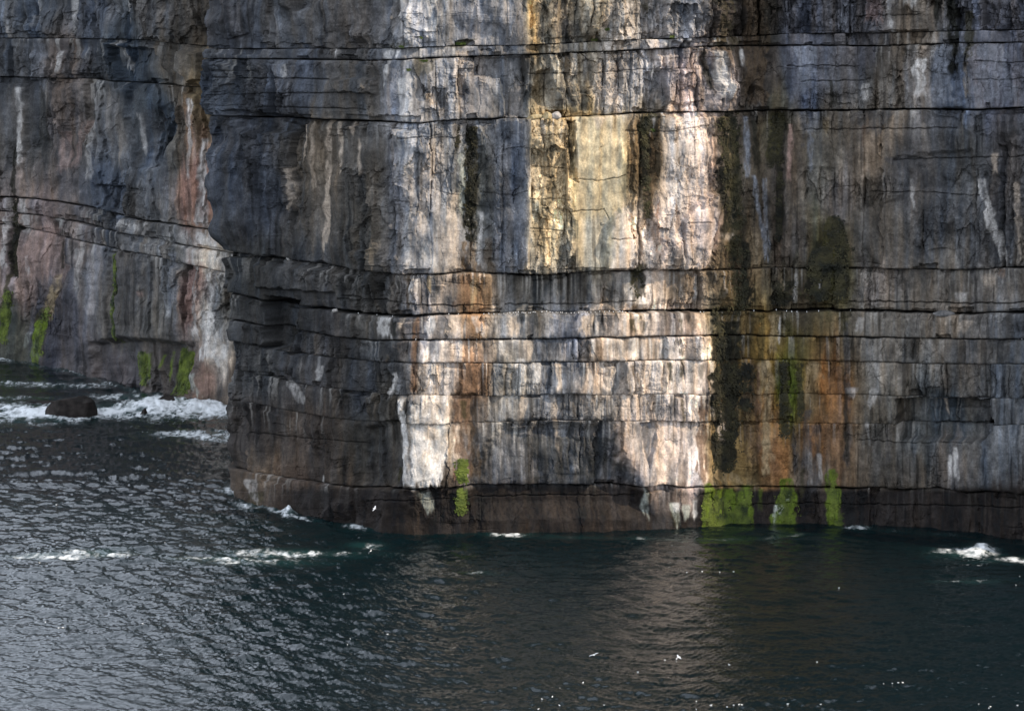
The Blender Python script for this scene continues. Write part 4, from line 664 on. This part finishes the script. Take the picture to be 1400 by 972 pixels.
moss(LEFT, [(242, 480, 233, 540, 3, 4), (249, 484, 243, 542, 3, 4)], ALGAE, 'algae_curtain', 'forked green algae curtain reaching the breaking wave', 'algae', .8, .42, 8, GA, gaps=False)
moss(LEFT, [(158, 346, 157, 466, 1.4, 1.2)], ALGAE, 'algae_curtain', 'thin thread of green algae down the middle of the cove cliff', 'algae', 1.6, .42, 9, GA, gaps=False)
moss(LEFT, [(17, 272, 17, 380, 4, 4)], MOSS_DARK, 'moss_curtain', 'long narrow dark moss seep under the cove cliff ledge', 'moss', .5, .36, 10, GM, gaps=False)
moss(MAIN, [(645, 175, 641, 330, 6, 6), (627, 175, 623, 212, 2, 1.5)], MOSS_DARK, 'moss_curtain', 'black moss streak between two cream pillars', 'moss', .5, .26, 11, GM)
moss(MAIN, [(880, 165, 884, 296, 4, 4), (888, 158, 882, 182, 6, 5), (872, 364, 876, 410, 6, 6)], MOSS_OLIVE, 'moss_curtain', 'thin olive moss streak right of the smooth yellow slab', 'moss', .5, .24, 12, GM)
moss(MAIN, [(985, 160, 996, 290, 6, 9), (1000, 155, 1010, 430, 8, 13), (985, 420, 990, 500, 8, 11)], MOSS_OLIVE, 'moss_curtain', 'wide brown olive moss curtain bounding the sunlit rock', 'moss', .3, .26, 13, GM)
moss(MAIN, [(998, 500, 992, 645, 15, 12), (1022, 500, 1020, 560, 8, 8)], MOSS_DARK, 'moss_curtain', 'black ragged moss patch above the bright green algae', 'moss', .7, .28, 14, GM)
moss(MAIN, [(1140, 298, 1145, 345, 6, 14), (1125, 340, 1120, 408, 11, 15), (1152, 350, 1150, 408, 8, 7)], MOSS_OLIVE, 'moss_curtain', 'leaf shaped dark moss clump above the bird ledge on grey rock', 'moss', .8, .32, 15, GM)
moss(MAIN, [(1068, 160, 1066, 330, 4, 4), (1062, 158, 1056, 228, 7, 5), (1070, 388, 1068, 418, 11, 11)], MOSS_DARK, 'moss_curtain', 'dark moss strip beside pale blue drip lines', 'moss', .4, .26, 16, GM)
moss(MAIN, [(1072, 496, 1073, 600, 5, 6), (1092, 498, 1096, 570, 4, 3)], MOSS_OLIVE, 'moss_curtain', 'green brown moss columns on the orange stained rock', 'moss', .5, .24, 17, GM)
def tuft(C, px, py, w, label, seed):
    r = random.Random(seed); p, nrm = on_cliff(C, px, py); tan = np.array([-nrm[1], nrm[0], 0]); V = []; Fc = []; R = w * 0.11
    for k in range(int(60 + 30 * w)):
        a = r.uniform(-.8, .8); c = p + tan * a * R + np.array([0, 0, r.uniform(-.12, .1)]) + nrm * r.uniform(-.1, .12)
        d = nrm * r.uniform(.1, .5) + tan * r.uniform(-.4, .4) + np.array([0, 0, r.uniform(-.5, .7)]); e = tan * r.uniform(.03, .08) + np.array([0, 0, .02]); l = r.uniform(.25, .6) * (1 - 0.4 * abs(a))
        i = len(V); V += [c - e, c + e, c + d * l * .6 + e * .7, c + d * l, c + d * l * .6 - e * .7]; Fc += [(i, i + 1, i + 2, i + 4), (i + 4, i + 2, i + 3)]
    tag(mesh_raw('grass_tuft', V, Fc, GRASSM), label, 'grass', GG)
for i, (x, y, w, lb) in enumerate([(576, 52, 3, 'green tuft on pale rock under the white drips'), (628, 60, 12, 'brownish grass cushion on the ledge left of the dark recess'), (559, 96, 4, 'small green tuft on a broken grey corner'), (578, 84, 9, 'olive grass mat above the pale pillar'), (830, 40, 5, 'bright tuft on the sunlit blocks'), (815, 55, 6, 'green tuft on the sunlit ledge over the brown stain'), (918, 50, 7, 'grass tuft at the foot of the grey block'), (550, 65, 9, 'flat mossy tuft at the headland corner'), (893, 178, 5, 'tuft on the small step below the long joint')]):
    tuft(MAIN, x, y, w, lb, 40 + i)

# ------------------------------------------------------------------ rocks
def boulder(name, loc, size, mat, label, seed, rz=0, flat=0.0, sub=4, cuts=9, cat='rock', group=None, tilt=0):
    import bmesh
    bm = bmesh.new(); bmesh.ops.create_icosphere(bm, subdivisions=sub, radius=1.0); r = np.random.RandomState(seed)
    pl = r.normal(size=(cuts, 3)); pl[:, 2] = np.abs(pl[:, 2]) * 0.8; pl /= np.linalg.norm(pl, axis=1)[:, None]; dd = r.uniform(0.55, 0.85, cuts)
    for v in bm.verts:
        p = np.array(v.co)
        for n_, d_ in zip(pl, dd):
            e = p @ n_ - d_
            if e > 0: p = p - n_ * e * 0.92
        p = p * (1 + 0.16 * (float(fbm(np.array(p[0] * 2 + p[2]), np.array(p[1] * 2 - p[2] * 1.3), seed, 4)) - 0.5))
        v.co = p * np.array(size)
    me = bpy.data.meshes.new(name); bm.to_mesh(me); bm.free(); me.materials.append(mat)
    o = bpy.data.objects.new(name, me); COL.objects.link(o); o.location = loc; o.rotation_euler = (0, tilt, rz)
    tag(o, label, cat, group); return o
x, y = ground(94, 571); boulder('sea_rock', (x, y + 3, 0.3), (6.0, 4.4, 5.6), SEAROCK, 'broad dark flat-topped rock standing in the surf', 5, 0.1, cuts=6)
x, y = ground(196, 568); boulder('sea_rock', (x, y, 0.3), (0.8, 0.6, 1.7), SEAROCK, 'small pointed rock fin poking through the white surf', 8, 0.4, tilt=0.5)
x, y = ground(58, 553); boulder('sea_rock', (x, y + 2, -0.3), (6.5, 2.5, 1.1), SEAROCK, 'low awash rock half covered by foam beside the broad dark rock', 12)
x, y = ground(228, 550); boulder('sea_rock', (x, y, 0.6), (3.0, 1.5, 1.6), SEAROCK, 'low dark rock at the cliff foot behind the breaking wave', 15)
def ledge(C, bi, px, inset=0.35):
    PXg, PYg, P, zt = C.beds[bi]; row = PXg[-1, C.i0:]; c = C.i0 + int(np.argmin(np.abs(row - px)))
    p = P[-3, c]; n = np.array([C.NX[c], C.NY[c], 0]); q = p - n * inset; q[2] = P[-1, c][2]; return q, n
q, n = ledge(MAIN, 3, 760, 0.4); boulder('ledge_boulder', (q[0], q[1], q[2] + .55), (1.0, .8, .75), PALEROCK, 'pale rounded boulder on the ledge above the yellow slab', 21, sub=3)
q, n = ledge(MAIN, 3, 733, 0.5); boulder('ledge_slab', (q[0], q[1], q[2] + .3), (1.7, .9, .5), BUFFROCK, 'buff tilted slab lying beside the pale rounded boulder', 23, sub=3, tilt=-0.15)
q, n = ledge(MAIN, 3, 748, 0.6); boulder('ledge_slab', (q[0], q[1], q[2] + .5), (.8, .6, .75), BUFFROCK, 'upright buff stone between the slab and the pale boulder', 25, sub=3)
q, n = ledge(MAIN, 4, 391, 0.6); boulder('ledge_boulder', (q[0], q[1], q[2] + .3), (.6, .6, .55), PALEROCK, 'lone pale stone on the dark upper bird ledge', 27, sub=3)
q, n = ledge(MAIN, 5, 458, 0.4); boulder('ledge_boulder', (q[0], q[1], q[2] + .22), (.65, .5, .4), PALEROCK, 'flat pale stone on the dark lower bird ledge', 29, sub=3)
q, n = ledge(MAIN, 5, 1290, 0.3); boulder('ledge_slab', (q[0], q[1], q[2] + .3), (2.0, .9, .62), GREYROCK, 'grey fallen slab on the long ledge of the shaded grey rock', 31, sub=3, tilt=0.08)

# ------------------------------------------------------------------ birds
def ring_body(rings, nseg=8):
    """rings: (x, z, ry, rz) along the spine"""
    V = []; Fc = []
    for (x_, z_, ry, rz_) in rings:
        for k in range(nseg):
            a = 2 * math.pi * k / nseg; V.append((x_, ry * math.cos(a), z_ + rz_ * math.sin(a)))
    n_ = len(rings)
    for i in range(n_ - 1):
        for k in range(nseg):
            Fc.append((i * nseg + k, i * nseg + (k + 1) % nseg, (i + 1) * nseg + (k + 1) % nseg, (i + 1) * nseg + k))
    Fc.append(tuple(range(nseg))[::-1]); Fc.append(tuple((n_ - 1) * nseg + k for k in range(nseg)))
    return V, Fc
def standing_mesh():
    V, Fc = [], []; ns = 8
    rg = [(-.10, .04, .02, .02), (-.07, .06, .055, .05), (-.02, .13, .085, .075), (.0, .22, .085, .075), (.02, .29, .06, .055), (.035, .34, .04, .04), (.05, .385, .042, .042), (.075, .41, .03, .028), (.10, .41, .012, .012), (.15, .40, .003, .003)]
    for (x_, z_, rx, ry) in rg:
        for k in range(ns):
            a = 2 * math.pi * k / ns; V.append((x_ + rx * math.cos(a), ry * math.sin(a), z_ + 0.25 * rx * math.cos(a)))
    for i in range(len(rg) - 1):
        for k in range(ns): Fc.append((i * ns + k, i * ns + (k + 1) % ns, (i + 1) * ns + (k + 1) % ns, (i + 1) * ns + k))
    idx = []
    for f in Fc:
        c = np.mean([V[i] for i in f], axis=0); idx.append(0 if (c[0] > -0.012 + 0 * c[2] and c[2] < .30) else 1)
    for s in (-1, 1):   # feet
        b = len(V); V += [(.0, s * .03 - .012, 0), (.06, s * .03 - .02, 0), (.06, s * .03 + .02, 0), (.0, s * .03 + .012, 0), (-.02, s * .03, .06)]
        Fc += [(b, b + 1, b + 2, b + 3), (b, b + 1, b + 4), (b + 1, b + 2, b + 4), (b + 2, b + 3, b + 4)]; idx += [1] * 4
    return V, Fc, idx
def floating_mesh():
    V, Fc = ring_body([(-.34, .10, .015, .012), (-.24, .085, .07, .05), (-.10, .05, .12, .10), (.05, .05, .125, .115), (.15, .09, .09, .09), (.19, .17, .05, .06), (.22, .22, .05, .05), (.27, .22, .035, .03), (.29, .215, .014, .014), (.34, .205, .004, .004)])
    idx = []
    for f in Fc:
        c = np.mean([V[i] for i in f], axis=0); idx.append(2 if c[0] > .285 else (1 if (c[0] < .08 and c[2] > .095) else 0))
    return V, Fc, idx
SM, FM = standing_mesh(), floating_mesh()
_sd = mesh_raw('guillemot', SM[0], SM[1], [WHITE, DARKF], idx=SM[2], smooth=True); _fl = mesh_raw('gull', FM[0], FM[1], [WHITE, GREYF, BEAK], idx=FM[2], smooth=True)
first = {'s': True, 'f': True}; rb = random.Random(4)
def put(src, key, loc, rz, label, group, sc=1.0):
    if first[key]: o = src; first[key] = False
    else: o = src.copy(); COL.objects.link(o)
    o.location = [float(c) for c in loc]; o.rotation_euler = (0, 0, rz); o.scale = (sc * 0.92,) * 3
    tag(o, label, 'bird', group); return o
def stand(bi, pxs, label, group, inset=0.25):
    for p_ in pxs:
        q, n = ledge(MAIN, bi, p_, inset + rb.uniform(-.1, .15))
        rz = math.atan2(n[1], n[0]) + rb.uniform(-1.2, 1.2)
        put(_sd, 's', (q[0], q[1], q[2] + 0.02), rz, label, group, rb.uniform(1.0, 1.3))
stand(5, [690, 694, 698, 809, 815, 821, 828, 834, 840, 860, 702, 706, 710, 714, 717, 719, 723, 726, 729, 732, 742, 743, 749, 753, 757, 761, 764, 767, 770, 775, 782, 787, 791, 796, 800, 804, 845, 848, 851, 854, 867, 959, 965], 'black and white bird standing in the row on the long sunlit ledge', 'birds lined along the sunlit ledge')
stand(5, [614, 626, 661, 668, 675, 682], 'black and white bird on the ledge end beneath the orange stained bed', 'birds beneath the orange stained bed')
stand(4, [356, 389, 402, 434, 440], 'white fronted bird on the dark upper ledge of the shaded headland', 'birds on the dark upper ledge')
stand(5, [386, 389, 392, 400, 487, 509, 535], 'white fronted bird on the dark lower ledge of the shaded headland', 'birds on the dark lower ledge')
stand(6, [567, 581, 596, 611, 640, 652, 665, 700, 731, 742], 'small bird on the narrow second ledge below the sunlit ledge', 'birds on the second ledge')
stand(5, [1020, 1031, 1062, 1076, 1083, 1089, 1103, 1119, 1163], 'white fronted bird on the shaded ledge under the dark moss clump', 'birds under the moss clump')
stand(6, [1385, 1389, 1394], 'small white bird on the narrow ledge of the grey rock', 'birds on the grey ledge')
def swim(pts, label, group):
    for (px_, py_) in pts:
        gx, gy = ground(px_, py_); put(_fl, 'f', (gx, gy, sea_z(gx, gy) + 0.03), rb.uniform(0, 6.28), label, group, rb.uniform(0.48, 0.7))
swim([(939, 784), (960, 783), (984, 783), (1003, 782), (1147, 805)], 'white gull floating on the dark calm water close below the cliff', 'gulls close below the cliff')
swim([(872, 919), (909, 901), (925, 899), (997, 908), (765, 939), (797, 935), (755, 954), (741, 957), (765, 967), (736, 971), (826, 965), (952, 960), (952, 971), (972, 967), (994, 968), (1003, 966), (1010, 966), (1014, 966), (1077, 963), (1122, 965), (1117, 905), (1208, 934), (1220, 937), (1228, 935), (1234, 936), (1338, 964), (1352, 969), (1354, 966), (1391, 962)], 'white gull floating on the open dark water away from the cliff', 'gulls floating on the open water')
swim([(12, 846), (62, 854), (80, 859), (86, 859), (54, 770), (195, 857), (225, 742), (77, 691)], 'white gull floating on the bright rippled water of the cove', 'gulls on the bright water')
swim([(470, 811), (479, 877), (475, 881), (530, 867), (1394, 790), (1389, 802), (515, 728)], 'lone white gull resting on choppy dark water', 'gulls on choppy dark water')
def flying(px_, py_, hgt, label, bank):
    gx, gy = ground(px_, py_, hgt)
    root = bpy.data.objects.new('flying_gull', None); COL.objects.link(root); root.location = (gx, gy, hgt); root.rotation_euler = (bank, 0.1, rb.uniform(0, 6.28))
    tag(root, label, 'bird', 'gulls on the wing')
    V, Fc = ring_body([(-.30, .0, .05, .01), (-.2, 0, .05, .03), (-.05, 0, .08, .075), (.1, 0, .075, .07), (.18, .02, .045, .045), (.23, .025, .04, .04), (.27, .02, .015, .015), (.31, .01, .004, .004)])
    b = mesh_raw('body', V, Fc, WHITE, root, smooth=True)
    for s in (-1, 1):
        W = []
        for (yy, xf, xb, zz) in ((.05, .12, -.10, .03), (.28, .16, -.06, .12), (.45, .10, -.08, .10), (.68, -.06, -.14, .03)):
            W += [(xf, s * yy, zz + .012), (xb, s * yy, zz + .004), (xb, s * yy, zz - .004), (xf, s * yy, zz - .006)]
        Fw = [(i * 4 + k, i * 4 + (k + 1) % 4, i * 4 + 4 + (k + 1) % 4, i * 4 + 4 + k) for i in range(3) for k in range(4)] + [(0, 1, 2, 3), (12, 13, 14, 15)]
        mesh_raw('wing', W, Fw, GREYF, root)
flying(812, 895, 2.0, 'gull flying low with raised wings over the dark water', 0.3)
flying(507, 753, 5.0, 'gull banking in front of the dark cliff foot', 0.9)
flying(928, 898, 2.0, 'gull with spread wings skimming beside two floating gulls', -0.2)
flying(512, 695, 8.0, 'lone white gull flying past the dark foot of the headland', 0.5)
flying(810, 611, 14.0, 'white gull gliding in front of the black hollow of the sunlit cliff', -0.6)
